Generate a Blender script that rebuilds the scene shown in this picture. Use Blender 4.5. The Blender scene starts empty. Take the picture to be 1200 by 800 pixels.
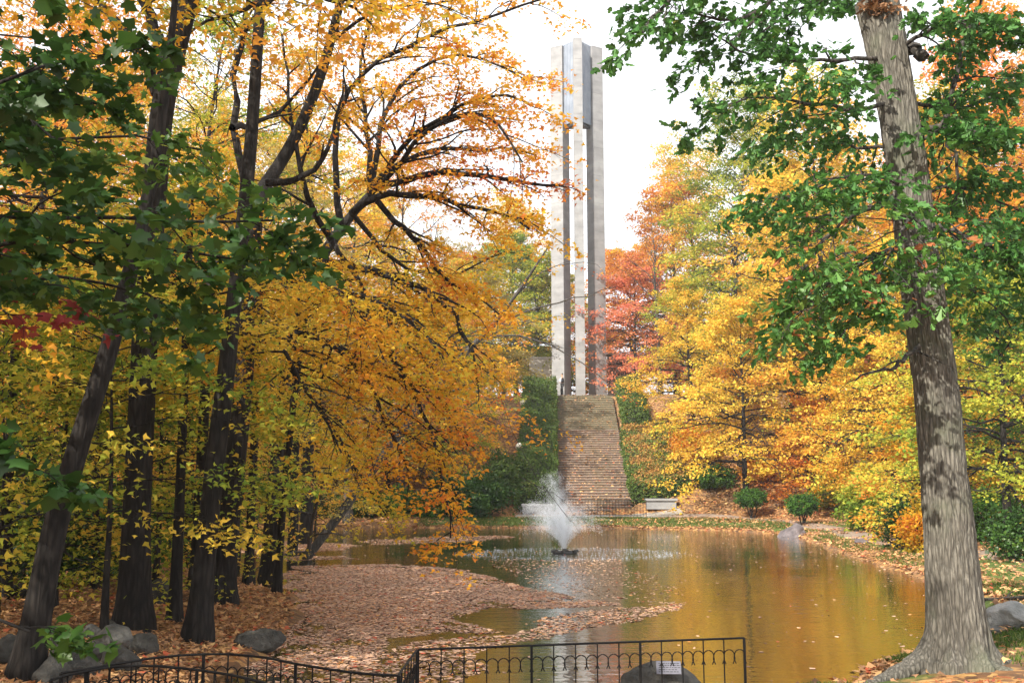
import bpy, math, random
import numpy as np
from mathutils import Vector, Matrix

S = bpy.context.scene
COL = S.collection
R = math.radians
PI = math.pi

# ------------------------------------------------------------------ camera, sky, sun, exposure
EYE = np.array([0.0, 0.0, 2.3])
F_PX = 1200.0
PITCH = math.atan(166 / F_PX)
cam = bpy.data.cameras.new('camera')
cam.lens = 36.0
cam.sensor_width = 36.0
cam.clip_start = 0.1
cam.clip_end = 3000
cam_o = bpy.data.objects.new('camera', cam)
COL.objects.link(cam_o)
cam_o.location = EYE
cam_o.rotation_euler = (PI / 2 + PITCH, 0, 0)
S.camera = cam_o

SUN_AZ = R(216)        # clockwise from +Y (forward): behind the camera, to the left
SUN_EL = R(37)
to_sun = Vector((math.sin(SUN_AZ) * math.cos(SUN_EL), math.cos(SUN_AZ) * math.cos(SUN_EL), math.sin(SUN_EL)))
w = bpy.data.worlds.new('World')
S.world = w
w.use_nodes = True
wn = w.node_tree.nodes
wl = w.node_tree.links
wn.clear()
sky = wn.new('ShaderNodeTexSky')
sky.sky_type = 'NISHITA'
sky.sun_disc = False
sky.sun_elevation = SUN_EL
sky.sun_rotation = SUN_AZ
sky.air_density = 1.0
sky.dust_density = 4.0
sky.ozone_density = 1.0
# thin bright cloud veil over the blue
tc = wn.new('ShaderNodeTexCoord')
cn = wn.new('ShaderNodeTexNoise')
cn.inputs['Scale'].default_value = 2.2
cn.inputs['Detail'].default_value = 6
cr = wn.new('ShaderNodeValToRGB')
cr.color_ramp.elements[0].position = 0.25
cr.color_ramp.elements[0].color = (0.72, 0.72, 0.72, 1)
cr.color_ramp.elements[1].position = 0.7
cr.color_ramp.elements[1].color = (1, 1, 1, 1)
mx = wn.new('ShaderNodeMix')
mx.data_type = 'RGBA'
mx.inputs['B'].default_value = (9.2, 9.35, 9.7, 1)
bg = wn.new('ShaderNodeBackground')
bg.inputs['Strength'].default_value = 0.1
wo = wn.new('ShaderNodeOutputWorld')
wl.new(tc.outputs['Generated'], cn.inputs['Vector'])
wl.new(cn.outputs['Fac'], cr.inputs['Fac'])
wl.new(cr.outputs['Color'], mx.inputs['Factor'])
wl.new(sky.outputs['Color'], mx.inputs['A'])
wl.new(mx.outputs['Result'], bg.inputs['Color'])
wl.new(bg.outputs['Background'], wo.inputs['Surface'])

sl = bpy.data.lights.new('sun', 'SUN')
sl.energy = 4.8
sl.angle = R(0.53)
sl.color = (1.0, 0.93, 0.82)
so = bpy.data.objects.new('sun', sl)
so.rotation_euler = to_sun.to_track_quat('Z', 'Y').to_euler()
so.location = (-30, -30, 40)
COL.objects.link(so)

S.view_settings.view_transform = 'Standard'
S.view_settings.look = 'None'
S.view_settings.exposure = 0.95
S.view_settings.gamma = 1.0
S.render.engine = 'CYCLES'
S.cycles.max_bounces = 8
S.cycles.transparent_max_bounces = 12
S.cycles.use_denoising = True

# ------------------------------------------------------------------ pixel to place helpers
_c, _s = math.cos(PITCH), math.sin(PITCH)


def at(px, py, D):
    """point seen at photo pixel (px, py), D metres ahead"""
    a, b = px - 600.0, 400.0 - py
    y = F_PX * _c - b * _s
    z = F_PX * _s + b * _c
    k = D / y
    return np.array([a * k, D, EYE[2] + z * k])


def on_z(px, py, z=0.0):
    a, b = px - 600.0, 400.0 - py
    y = F_PX * _c - b * _s
    zz = F_PX * _s + b * _c
    k = (z - EYE[2]) / zz
    return np.array([a * k, y * k, z])


POND = np.array([(-3.3, 10.6), (-1.5, 10.7), (1.0, 10.9), (2.5, 11.2), (3.7, 12.1), (4.6, 13.2), (5.9, 14.4), (7.1, 16.5),
                 (8.7, 18.8), (9.6, 21), (9.9, 24), (10.4, 28.5), (10.9, 33.5), (11.6, 39), (12.3, 44), (12.2, 48), (10.6, 51),
                 (8, 52.6), (5, 53.5), (1, 53.9), (-4, 54.2), (-10, 55), (-15, 55), (-18, 51), (-17, 44), (-13, 39),
                 (-10.3, 35), (-8, 28), (-5.9, 23.8), (-4.5, 21.3), (-3.7, 18), (-3.4, 15), (-3.6, 12.5)])


def in_poly(P, poly):
    x, y = P[..., 0], P[..., 1]
    c = np.zeros(x.shape, bool)
    n = len(poly)
    for i in range(n):
        x0, y0 = poly[i]
        x1, y1 = poly[(i + 1) % n]
        if y0 == y1:
            continue
        m = ((y0 > y) != (y1 > y)) & (x < (x1 - x0) * (y - y0) / (y1 - y0) + x0)
        c ^= m
    return c


def pond_d(x, y):
    P = np.stack([x, y], -1)
    d = np.full(x.shape, 1e9)
    n = len(POND)
    for i in range(n):
        a, b = POND[i], POND[(i + 1) % n]
        ab = b - a
        t = np.clip(((P - a) @ ab) / (ab @ ab), 0, 1)
        q = P - (a + t[..., None] * ab)
        d = np.minimum(d, np.hypot(q[..., 0], q[..., 1]))
    return np.where(in_poly(P, POND), -d, d)


def smooth(a, b, v):
    t = np.clip((v - a) / (b - a), 0, 1)
    return t * t * (3 - 2 * t)


def wob(x, y, s, ph=0.0):
    return (np.sin(x * s + 1.3 * np.sin(y * s * 0.7 + ph)) + np.sin(y * s * 1.13 + 1.7 * np.sin(x * s * 0.6 + 2 * ph))
            + 0.5 * np.sin((x + y) * s * 2.1 + ph * 3)) / 2.5


def terr(x, y):
    x = np.asarray(x, float)
    y = np.asarray(y, float)
    d = pond_d(x, y)
    d = d + 0.22 * wob(x, y, 1.4, 0.5) * (d > -2)
    inside = np.maximum(-0.9, d * 0.4)
    bank = 0.07 + 0.42 * (1 - np.exp(-np.maximum(d, 0) / 2.2))
    back = 8.42 * np.clip((d - 6) / 18.0, 0, 1)
    side = np.where(x < 0, 0.12 * np.clip(d - 4, 0, 60), 0.13 * np.clip(d - 5, 0, 60))
    side = side * smooth(6, 16, y)
    wy = smooth(34, 56, y)
    h = side * (1 - wy) + np.maximum(back, np.minimum(side, 9)) * wy
    h = h * (1 - 0)
    n = 0.05 * wob(x, y, 0.9) * smooth(0.3, 2, d) + 0.22 * wob(x, y, 0.23, 1) * smooth(8, 16, d) * smooth(0.3, 1, np.abs(x - 5.3) / 10)
    plate = smooth(22.5, 24.5, d) * smooth(70, 78, y)
    return np.where(d < 0, inside, bank + h + n * (1 - plate))


def tz(x, y):
    return float(terr(np.array([x]), np.array([y]))[0])


def gnd(px, py):
    """point on the terrain seen at the pixel"""
    z = 0.3
    for _ in range(25):
        p = on_z(px, py, min(z, 2.2))
        z = 0.5 * z + 0.5 * tz(p[0], p[1])
    return np.array([p[0], p[1], tz(p[0], p[1])])


# ------------------------------------------------------------------ object helpers
def link(o, parent=None):
    COL.objects.link(o)
    if parent is not None:
        o.parent = parent
    return o


def tag(o, label=None, cat=None, group=None, kind=None):
    if label:
        o['label'] = label
    if cat:
        o['category'] = cat
    if group:
        o['group'] = group
    if kind:
        o['kind'] = kind
    return o


def thing(name, label, cat, loc=(0, 0, 0), rz=0.0, group=None):
    o = bpy.data.objects.new(name, None)
    o.empty_display_size = 0.3
    o.location = [float(v) for v in loc]
    o.rotation_euler = (0, 0, rz)
    link(o)
    return tag(o, label, cat, group)


def np_mesh(name, verts, groups, tint=None, smooth_shade=False):
    """groups: list of (n, k) index arrays"""
    me = bpy.data.meshes.new(name)
    verts = np.ascontiguousarray(verts, np.float32)
    me.vertices.add(len(verts))
    me.vertices.foreach_set('co', verts.ravel())
    loops = np.concatenate([g.ravel() for g in groups]).astype(np.int32)
    tot = np.concatenate([np.full(len(g), g.shape[1], np.int32) for g in groups])
    start = np.concatenate([[0], np.cumsum(tot)[:-1]]).astype(np.int32)
    me.loops.add(len(loops))
    me.loops.foreach_set('vertex_index', loops)
    me.polygons.add(len(tot))
    me.polygons.foreach_set('loop_start', start)
    me.polygons.foreach_set('loop_total', tot)
    if smooth_shade:
        me.polygons.foreach_set('use_smooth', np.ones(len(tot), bool))
    if tint is not None:
        a = me.attributes.new('tint', 'FLOAT', 'POINT')
        a.data.foreach_set('value', np.ascontiguousarray(tint, np.float32))
    me.update(calc_edges=True)
    return me


def mobj(name, me, mat=None, parent=None, loc=(0, 0, 0), rot=(0, 0, 0), scale=None):
    o = bpy.data.objects.new(name, me)
    if mat is not None:
        if len(me.materials) == 0:
            me.materials.append(mat)
        elif me.materials[0] != mat:
            o.material_slots[0].link = 'OBJECT'
            o.material_slots[0].material = mat
    o.location = [float(v) for v in loc]
    o.rotation_euler = rot
    if scale is not None:
        o.scale = scale
    return link(o, parent)


class MB:
    def __init__(s):
        s.v, s.f = [], []

    def box(s, c, size, rz=0.0, taper=1.0):
        n = len(s.v)
        cx, cy, cz = c
        hx, hy, hz = size[0] / 2, size[1] / 2, size[2] / 2
        ca, sa = math.cos(rz), math.sin(rz)
        for z in (-hz, hz):
            k = 1.0 if z < 0 else taper
            for x, y in ((-hx, -hy), (hx, -hy), (hx, hy), (-hx, hy)):
                x, y = x * k, y * k
                s.v.append((cx + x * ca - y * sa, cy + x * sa + y * ca, cz + z))
        for f in ((3, 2, 1, 0), (4, 5, 6, 7), (0, 1, 5, 4), (1, 2, 6, 5), (2, 3, 7, 6), (3, 0, 4, 7)):
            s.f.append([n + i for i in f])
        return s

    def prism(s, poly, z0, z1):
        n = len(s.v)
        k = len(poly)
        for z in (z0, z1):
            for x, y in poly:
                s.v.append((x, y, z))
        s.f.append([n + i for i in range(k)][::-1])
        s.f.append([n + k + i for i in range(k)])
        for i in range(k):
            j = (i + 1) % k
            s.f.append([n + i, n + j, n + k + j, n + k + i])
        return s

    def tube(s, pts, r, sides=6):
        P = np.array(pts, float)[None]
        rr = np.full((1, P.shape[1]), r) if np.isscalar(r) else np.array(r)[None]
        v, q = tubes(P, rr, sides)
        n = len(s.v)
        s.v += [tuple(x) for x in v]
        s.f += [[n + int(i) for i in f] for f in q]
        n2 = n + len(v)
        s.f.append([n + i for i in range(sides)][::-1])
        s.f.append([n2 - sides + i for i in range(sides)])
        return s

    def mesh(s, name, smooth_shade=False):
        me = bpy.data.meshes.new(name)
        me.from_pydata(s.v, [], s.f)
        if smooth_shade:
            me.polygons.foreach_set('use_smooth', np.ones(len(me.polygons), bool))
        me.update()
        return me

    def build(s, name, mat, parent=None, bevel=0.0, smooth_shade=False, **k):
        o = mobj(name, s.mesh(name, smooth_shade), mat, parent, **k)
        if bevel:
            b = o.modifiers.new('bevel', 'BEVEL')
            b.width = bevel
            b.segments = 2
            b.limit_method = 'ANGLE'
        return o


def tubes(P, Rr, S_):
    """P (N,K,3), Rr (N,K) -> verts, quads"""
    N, K, _ = P.shape
    T = np.gradient(P, axis=1)
    T /= np.linalg.norm(T, axis=2, keepdims=True) + 1e-9
    ref = np.zeros_like(T)
    up = np.abs(T[:, :1, 2]) > 0.8
    ref[..., 0] = np.where(up, 1.0, 0.0)
    ref[..., 2] = np.where(up, 0.0, 1.0)
    A = np.cross(T, ref)
    A /= np.linalg.norm(A, axis=2, keepdims=True) + 1e-9
    B = np.cross(T, A)
    th = np.arange(S_) * 2 * PI / S_
    V = P[:, :, None, :] + Rr[:, :, None, None] * (np.cos(th)[None, None, :, None] * A[:, :, None, :] + np.sin(th)[None, None, :, None] * B[:, :, None, :])
    idx = np.arange(N * K * S_).reshape(N, K, S_)
    a = idx[:, :-1, :]
    b = idx[:, 1:, :]
    a2 = np.roll(a, -1, axis=2)
    b2 = np.roll(b, -1, axis=2)
    Q = np.stack([a, b, b2, a2], -1).reshape(-1, 4)
    return V.reshape(-1, 3), Q


# ------------------------------------------------------------------ materials
MATS = {}


def mat_new(name):
    m = bpy.data.materials.new(name)
    m.use_nodes = True
    nt = m.node_tree
    nt.nodes.clear()
    out = nt.nodes.new('ShaderNodeOutputMaterial')
    MATS[name] = m
    return m, nt.nodes, nt.links, out


def nz(n, l, scale, detail=4, vec=None, rough=0.55):
    t = n.new('ShaderNodeTexNoise')
    t.inputs['Scale'].default_value = scale
    t.inputs['Detail'].default_value = detail
    t.inputs['Roughness'].default_value = rough
    if vec is not None:
        l.new(vec, t.inputs['Vector'])
    return t.outputs['Fac']


def ramp(n, l, fac, stops):
    r = n.new('ShaderNodeValToRGB')
    e = r.color_ramp.elements
    while len(e) < len(stops):
        e.new(0.5)
    for k, (p, c) in enumerate(stops):
        e[k].position = p
        e[k].color = tuple(c) + (1,)
    l.new(fac, r.inputs['Fac'])
    return r.outputs['Color']


def coords(n, l, scale=(1, 1, 1), kind='Object'):
    t = n.new('ShaderNodeTexCoord')
    m = n.new('ShaderNodeMapping')
    m.inputs['Scale'].default_value = scale
    l.new(t.outputs[kind], m.inputs['Vector'])
    return m.outputs['Vector']


def mixc(n, l, fac, a, b):
    m = n.new('ShaderNodeMix')
    m.data_type = 'RGBA'
    for s_, v in (('Factor', fac), ('A', a), ('B', b)):
        if isinstance(v, bpy.types.NodeSocket):
            l.new(v, m.inputs[s_])
        elif isinstance(v, (int, float)):
            m.inputs[s_].default_value = v
        else:
            m.inputs[s_].default_value = tuple(v) + (1,)
    return m.outputs['Result']


def bump(n, l, h, dist, strength=1.0):
    b = n.new('ShaderNodeBump')
    b.inputs['Distance'].default_value = dist
    b.inputs['Strength'].default_value = strength
    l.new(h, b.inputs['Height'])
    return b.outputs['Normal']


def pbsdf(n, l, out, color, rough=0.8, normal=None, metal=0.0, spec=0.4):
    p = n.new('ShaderNodeBsdfPrincipled')
    if isinstance(color, bpy.types.NodeSocket):
        l.new(color, p.inputs['Base Color'])
    else:
        p.inputs['Base Color'].default_value = tuple(color) + (1,)
    p.inputs['Roughness'].default_value = rough
    p.inputs['Metallic'].default_value = metal
    p.inputs['Specular IOR Level'].default_value = spec
    if normal is not None:
        l.new(normal, p.inputs['Normal'])
    l.new(p.outputs['BSDF'], out.inputs['Surface'])
    return p


def simple_mat(name, c0, c1, scale=6, rough=0.8, bd=0.004, bs=30, stretch=(1, 1, 1), metal=0.0, spec=0.4):
    m, n, l, out = mat_new(name)
    v = coords(n, l, stretch)
    f = nz(n, l, scale, 6, v)
    col = ramp(n, l, f, [(0.3, c0), (0.7, c1)])
    h = nz(n, l, bs, 5, v)
    pbsdf(n, l, out, col, rough, bump(n, l, h, bd), metal, spec)
    return m


def leaf_mat(name, stops, trans=0.45, gloss=0.0, rough=0.45):
    m, n, l, out = mat_new(name)
    a = n.new('ShaderNodeAttribute')
    a.attribute_name = 'tint'
    col = ramp(n, l, a.outputs['Fac'], stops)
    d = n.new('ShaderNodeBsdfDiffuse')
    t = n.new('ShaderNodeBsdfTranslucent')
    l.new(col, d.inputs['Color'])
    l.new(col, t.inputs['Color'])
    mx_ = n.new('ShaderNodeMixShader')
    mx_.inputs[0].default_value = trans
    l.new(d.outputs[0], mx_.inputs[1])
    l.new(t.outputs[0], mx_.inputs[2])
    last = mx_.outputs[0]
    if gloss > 0:
        g = n.new('ShaderNodeBsdfGlossy')
        g.inputs['Roughness'].default_value = rough
        m2 = n.new('ShaderNodeMixShader')
        m2.inputs[0].default_value = gloss
        l.new(last, m2.inputs[1])
        l.new(g.outputs[0], m2.inputs[2])
        last = m2.outputs[0]
    l.new(last, out.inputs['Surface'])
    return m


YEL = (0.82, 0.56, 0.08)
GOLD = (0.76, 0.41, 0.04)
ORA = (0.78, 0.33, 0.07)
RED = (0.80, 0.32, 0.17)
YG = (0.44, 0.46, 0.06)
GRN = (0.14, 0.25, 0.04)
DGR = (0.028, 0.075, 0.022)
BRN = (0.30, 0.14, 0.04)
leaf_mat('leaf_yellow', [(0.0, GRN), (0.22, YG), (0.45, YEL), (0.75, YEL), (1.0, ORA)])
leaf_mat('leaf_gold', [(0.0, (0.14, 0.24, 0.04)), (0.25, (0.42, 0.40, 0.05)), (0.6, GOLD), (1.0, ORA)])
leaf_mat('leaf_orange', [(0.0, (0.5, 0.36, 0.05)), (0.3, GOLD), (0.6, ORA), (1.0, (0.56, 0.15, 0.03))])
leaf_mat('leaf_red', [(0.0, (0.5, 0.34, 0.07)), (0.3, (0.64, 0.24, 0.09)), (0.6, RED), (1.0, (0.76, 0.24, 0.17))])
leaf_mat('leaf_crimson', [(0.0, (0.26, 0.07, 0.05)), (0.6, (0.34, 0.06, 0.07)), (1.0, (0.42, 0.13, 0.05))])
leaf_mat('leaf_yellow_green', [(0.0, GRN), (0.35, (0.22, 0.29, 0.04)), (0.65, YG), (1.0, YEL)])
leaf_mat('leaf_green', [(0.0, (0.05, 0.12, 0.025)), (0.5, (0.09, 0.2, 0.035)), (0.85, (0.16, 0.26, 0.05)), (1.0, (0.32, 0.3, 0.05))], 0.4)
leaf_mat('leaf_oak', [(0.0, (0.05, 0.14, 0.03)), (0.5, (0.085, 0.235, 0.045)), (0.93, (0.16, 0.32, 0.06)), (0.97, (0.45, 0.18, 0.05)), (1.0, (0.5, 0.16, 0.06))], 0.4, 0.035)
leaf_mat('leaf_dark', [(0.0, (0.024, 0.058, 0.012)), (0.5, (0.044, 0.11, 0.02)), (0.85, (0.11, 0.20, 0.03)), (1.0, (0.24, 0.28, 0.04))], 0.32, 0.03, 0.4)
leaf_mat('leaf_hedge', [(0.0, (0.06, 0.10, 0.028)), (0.65, (0.11, 0.17, 0.042)), (0.88, (0.2, 0.22, 0.06)), (1.0, (0.46, 0.25, 0.08))], 0.3)
leaf_mat('leaf_pale', [(0.0, (0.3, 0.27, 0.13)), (0.5, (0.46, 0.38, 0.1)), (1.0, (0.52, 0.34, 0.07))])
leaf_mat('leaf_fallen', [(0.0, (0.15, 0.085, 0.05)), (0.3, (0.36, 0.20, 0.11)), (0.6, (0.55, 0.30, 0.14)), (0.85, (0.64, 0.40, 0.18)), (1.0, (0.5, 0.12, 0.06))], 0.1)
leaf_mat('leaf_floating', [(0.0, (0.10, 0.06, 0.045)), (0.18, (0.34, 0.22, 0.16)), (0.4, (0.62, 0.41, 0.30)), (0.7, (0.70, 0.46, 0.31)), (0.9, (0.70, 0.34, 0.12)), (1.0, (0.52, 0.12, 0.07))], 0.05)
leaf_mat('grass_blade', [(0.0, (0.05, 0.09, 0.02)), (0.6, (0.09, 0.15, 0.03)), (1.0, (0.2, 0.2, 0.06))], 0.3)


def bark_mat(name, dark, light, moss=None, sc=1.0):
    m, n, l, out = mat_new(name)
    v = coords(n, l, (9 * sc, 9 * sc, 1.5 * sc))
    f = nz(n, l, 2.2, 8, v, 0.65)
    vo = n.new('ShaderNodeTexVoronoi')
    vo.feature = 'DISTANCE_TO_EDGE'
    vo.inputs['Scale'].default_value = 1.6
    l.new(v, vo.inputs['Vector'])
    cr_ = ramp(n, l, vo.outputs['Distance'], [(0.02, (0.2, 0.2, 0.2)), (0.28, (1, 1, 1))])
    base = ramp(n, l, f, [(0.3, dark), (0.68, light)])
    mul = n.new('ShaderNodeMix')
    mul.data_type = 'RGBA'
    mul.blend_type = 'MULTIPLY'
    mul.inputs['Factor'].default_value = 0.6
    l.new(base, mul.inputs['A'])
    l.new(cr_, mul.inputs['B'])
    col = mul.outputs['Result']
    if moss:
        v2 = coords(n, l)
        f2 = nz(n, l, 1.3, 5, v2)
        mk = ramp(n, l, f2, [(0.52, (0, 0, 0)), (0.72, (0.7, 0.7, 0.7))])
        col = mixc(n, l, mk, col, moss)
    ad = n.new('ShaderNodeMath')
    ad.operation = 'ADD'
    l.new(f, ad.inputs[0])
    l.new(cr_, ad.inputs[1])
    pbsdf(n, l, out, col, 0.9, bump(n, l, ad.outputs[0], 0.012), 0, 0.25)
    return m


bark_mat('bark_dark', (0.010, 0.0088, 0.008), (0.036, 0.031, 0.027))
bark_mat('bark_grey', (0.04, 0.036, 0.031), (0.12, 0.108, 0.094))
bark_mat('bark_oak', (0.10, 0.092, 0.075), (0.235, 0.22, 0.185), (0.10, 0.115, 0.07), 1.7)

m, n, l, out = mat_new('concrete')
v = coords(n, l)
f = nz(n, l, 0.9, 8, v)
v2 = coords(n, l, (0.6, 0.6, 2.2))
f2 = nz(n, l, 0.7, 3, v2)
c1 = ramp(n, l, f, [(0.3, (0.23, 0.232, 0.236)), (0.7, (0.34, 0.342, 0.345))])
c2 = ramp(n, l, f2, [(0.38, (0.80, 0.80, 0.80)), (0.62, (1, 1, 1))])
mu = n.new('ShaderNodeMix')
mu.data_type = 'RGBA'
mu.blend_type = 'MULTIPLY'
mu.inputs['Factor'].default_value = 1
l.new(c1, mu.inputs['A'])
l.new(c2, mu.inputs['B'])
h = nz(n, l, 14, 5, v)
pbsdf(n, l, out, mu.outputs['Result'], 0.85, bump(n, l, h, 0.01), 0, 0.3)

simple_mat('concrete_pale', (0.42, 0.40, 0.36), (0.56, 0.53, 0.48), 3, 0.85)
simple_mat('stone_wall', (0.20, 0.185, 0.17), (0.34, 0.32, 0.30), 2.0, 0.9, 0.01, 9)
simple_mat('louvre_metal', (0.20, 0.235, 0.29), (0.30, 0.335, 0.39), 1.2, 0.5, 0.002, 8, spec=0.5)
simple_mat('dark_metal', (0.02, 0.02, 0.022), (0.035, 0.033, 0.03), 5, 0.5)
simple_mat('iron', (0.006, 0.006, 0.007), (0.014, 0.013, 0.012), 30, 0.65, 0.001, 90, spec=0.2)
simple_mat('globe_glass', (0.62, 0.58, 0.48), (0.72, 0.68, 0.58), 2, 0.3)
simple_mat('plaque_metal', (0.12, 0.12, 0.15), (0.19, 0.19, 0.225), 8, 0.45, 0.001, 40)
simple_mat('rock_purple', (0.07, 0.06, 0.066), (0.20, 0.175, 0.185), 3.2, 0.85, 0.06, 12)
simple_mat('rock_grey', (0.06, 0.06, 0.056), (0.15, 0.145, 0.13), 4.6, 0.9, 0.07, 11)
simple_mat('rock_dark', (0.03, 0.03, 0.027), (0.085, 0.08, 0.07), 4.6, 0.92, 0.07, 11)
simple_mat('rock_pale', (0.16, 0.16, 0.15), (0.30, 0.295, 0.28), 4.4, 0.9, 0.05, 12)
simple_mat('skin', (0.45, 0.27, 0.19), (0.5, 0.31, 0.22), 8, 0.6)
simple_mat('cloth_black', (0.012, 0.013, 0.018), (0.022, 0.023, 0.03), 20, 0.9)
simple_mat('cloth_trousers', (0.03, 0.03, 0.033), (0.05, 0.05, 0.052), 20, 0.9)
simple_mat('cloth_pale_blue', (0.45, 0.52, 0.62), (0.55, 0.6, 0.68), 20, 0.9)
simple_mat('hair_black', (0.008, 0.007, 0.007), (0.015, 0.013, 0.012), 60, 0.5)
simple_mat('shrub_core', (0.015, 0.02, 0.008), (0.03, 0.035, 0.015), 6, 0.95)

# steps: bricks on the lower flight, mossy tan slabs above, fallen leaves in the noise
for nm, ca, cb, mor in (('brick_step', (0.13, 0.08, 0.062), (0.21, 0.13, 0.105), (0.2, 0.17, 0.15)),
                        ('tread', (0.23, 0.175, 0.145), (0.32, 0.25, 0.205), (0.26, 0.22, 0.18)),
                        ('stone_step', (0.135, 0.115, 0.08), (0.215, 0.18, 0.125), (0.27, 0.24, 0.17))):
    m, n, l, out = mat_new(nm)
    v = coords(n, l)
    rot = n.new('ShaderNodeMapping')
    rot.inputs['Rotation'].default_value = (PI / 2, 0, 0)
    l.new(v, rot.inputs['Vector'])
    b = n.new('ShaderNodeTexBrick')
    b.inputs['Scale'].default_value = 1.0
    b.inputs['Brick Width'].default_value = 0.21
    b.inputs['Row Height'].default_value = 0.08
    b.inputs['Mortar Size'].default_value = 0.008
    b.inputs['Color1'].default_value = ca + (1,)
    b.inputs['Color2'].default_value = cb + (1,)
    b.inputs['Mortar'].default_value = mor + (1,)
    l.new(rot.outputs[0], b.inputs['Vector'])
    f = nz(n, l, 1.1, 7, coords(n, l, (1, 1, 1)))
    col = mixc(n, l, ramp(n, l, f, [(0.4, (0, 0, 0)), (0.7, (0.55, 0.55, 0.55))]), b.outputs['Color'], (0.2, 0.17, 0.10))
    pbsdf(n, l, out, col, 0.9, bump(n, l, nz(n, l, 25, 4, v), 0.006), 0, 0.2)

# ground: leaf litter over soil, grass by mask
m, n, l, out = mat_new('ground')
v = coords(n, l)
vo = n.new('ShaderNodeTexVoronoi')
vo.inputs['Scale'].default_value = 9.0
l.new(v, vo.inputs['Vector'])
sep = n.new('ShaderNodeSeparateColor')
l.new(vo.outputs['Color'], sep.inputs['Color'])
lit = ramp(n, l, sep.outputs[0], [(0.0, (0.10, 0.055, 0.03)), (0.35, (0.24, 0.12, 0.055)), (0.65, (0.42, 0.22, 0.08)), (0.9, (0.52, 0.31, 0.11)), (1.0, (0.36, 0.09, 0.04))])
soil = ramp(n, l, nz(n, l, 3, 6, v), [(0.3, (0.07, 0.05, 0.035)), (0.7, (0.16, 0.115, 0.08))])
lm = ramp(n, l, nz(n, l, 0.7, 5, v), [(0.36, (0.35, 0.35, 0.35)), (0.6, (1, 1, 1))])
lit2 = mixc(n, l, lm, soil, lit)
gr = ramp(n, l, nz(n, l, 2.5, 7, v), [(0.25, (0.045, 0.075, 0.018)), (0.6, (0.10, 0.15, 0.035)), (0.85, (0.2, 0.19, 0.07))])
ga = n.new('ShaderNodeAttribute')
ga.attribute_name = 'grass'
gm = n.new('ShaderNodeMath')
gm.operation = 'MULTIPLY_ADD'
gm.inputs[1].default_value = 1.3
l.new(ga.outputs['Fac'], gm.inputs[0])
g2 = n.new('ShaderNodeMath')
g2.operation = 'SUBTRACT'
l.new(nz(n, l, 1.6, 7, v, 0.7), g2.inputs[0])
g2.inputs[1].default_value = 0.62
l.new(g2.outputs[0], gm.inputs[2])
gmask = ramp(n, l, gm.outputs[0], [(0.3, (0, 0, 0)), (0.5, (0.95, 0.95, 0.95))])
col = mixc(n, l, gmask, lit2, gr)
h = n.new('ShaderNodeMath')
h.operation = 'ADD'
l.new(sep.outputs[1], h.inputs[0])
l.new(nz(n, l, 20, 5, v), h.inputs[1])
pbsdf(n, l, out, col, 0.95, bump(n, l, h.outputs[0], 0.035), 0, 0.15)

simple_mat('path_surface', (0.20, 0.15, 0.12), (0.30, 0.23, 0.18), 2.2, 0.95, 0.01, 30)
simple_mat('pale_paving', (0.26, 0.235, 0.205), (0.36, 0.33, 0.29), 1.5, 0.9, 0.01, 30)

# water
FOUNT = on_z(662, 648)
m, n, l, out = mat_new('water')
v = coords(n, l, (0.55, 1.5, 1))
r1 = nz(n, l, 4.5, 3, v)
r2 = nz(n, l, 1.1, 3, v)
geo = n.new('ShaderNodeNewGeometry')
dst = n.new('ShaderNodeVectorMath')
dst.operation = 'DISTANCE'
dst.inputs[1].default_value = tuple(FOUNT)
l.new(geo.outputs['Position'], dst.inputs[0])
mr = n.new('ShaderNodeMapRange')
mr.inputs['From Min'].default_value = 1.5
mr.inputs['From Max'].default_value = 4.5
mr.inputs['To Min'].default_value = 2.0
mr.inputs['To Max'].default_value = 1.0
l.new(dst.outputs['Value'], mr.inputs['Value'])
pw = nz(n, l, 0.22, 2, coords(n, l))
pr = n.new('ShaderNodeMapRange')
pr.inputs['From Min'].default_value = 0.35
pr.inputs['From Max'].default_value = 0.65
pr.inputs['To Min'].default_value = 0.5
pr.inputs['To Max'].default_value = 1.2
l.new(pw, pr.inputs['Value'])
am = n.new('ShaderNodeMath')
am.operation = 'MULTIPLY'
l.new(mr.outputs[0], am.inputs[0])
l.new(pr.outputs[0], am.inputs[1])
sm = n.new('ShaderNodeMath')
sm.operation = 'MULTIPLY_ADD'
sm.inputs[1].default_value = 0.8
l.new(r2, sm.inputs[0])
l.new(r1, sm.inputs[2])
hm = n.new('ShaderNodeMath')
hm.operation = 'MULTIPLY'
l.new(sm.outputs[0], hm.inputs[0])
l.new(am.outputs[0], hm.inputs[1])
b = n.new('ShaderNodeBump')
b.inputs['Distance'].default_value = 0.009
b.inputs['Strength'].default_value = 1.0
l.new(hm.outputs[0], b.inputs['Height'])
p = pbsdf(n, l, out, (0.022, 0.024, 0.010), 0.03, b.outputs['Normal'], 0, 0.5)
p.inputs['IOR'].default_value = 1.33
gl = n.new('ShaderNodeBsdfGlossy')
gl.inputs['Roughness'].default_value = 0.03
gl.inputs['Color'].default_value = (0.97, 0.97, 0.95, 1)
l.new(b.outputs['Normal'], gl.inputs['Normal'])
wmx = n.new('ShaderNodeMixShader')
wmx.inputs[0].default_value = 0.55
l.new(p.outputs[0], wmx.inputs[1])
l.new(gl.outputs[0], wmx.inputs[2])
l.new(wmx.outputs[0], out.inputs['Surface'])

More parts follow.
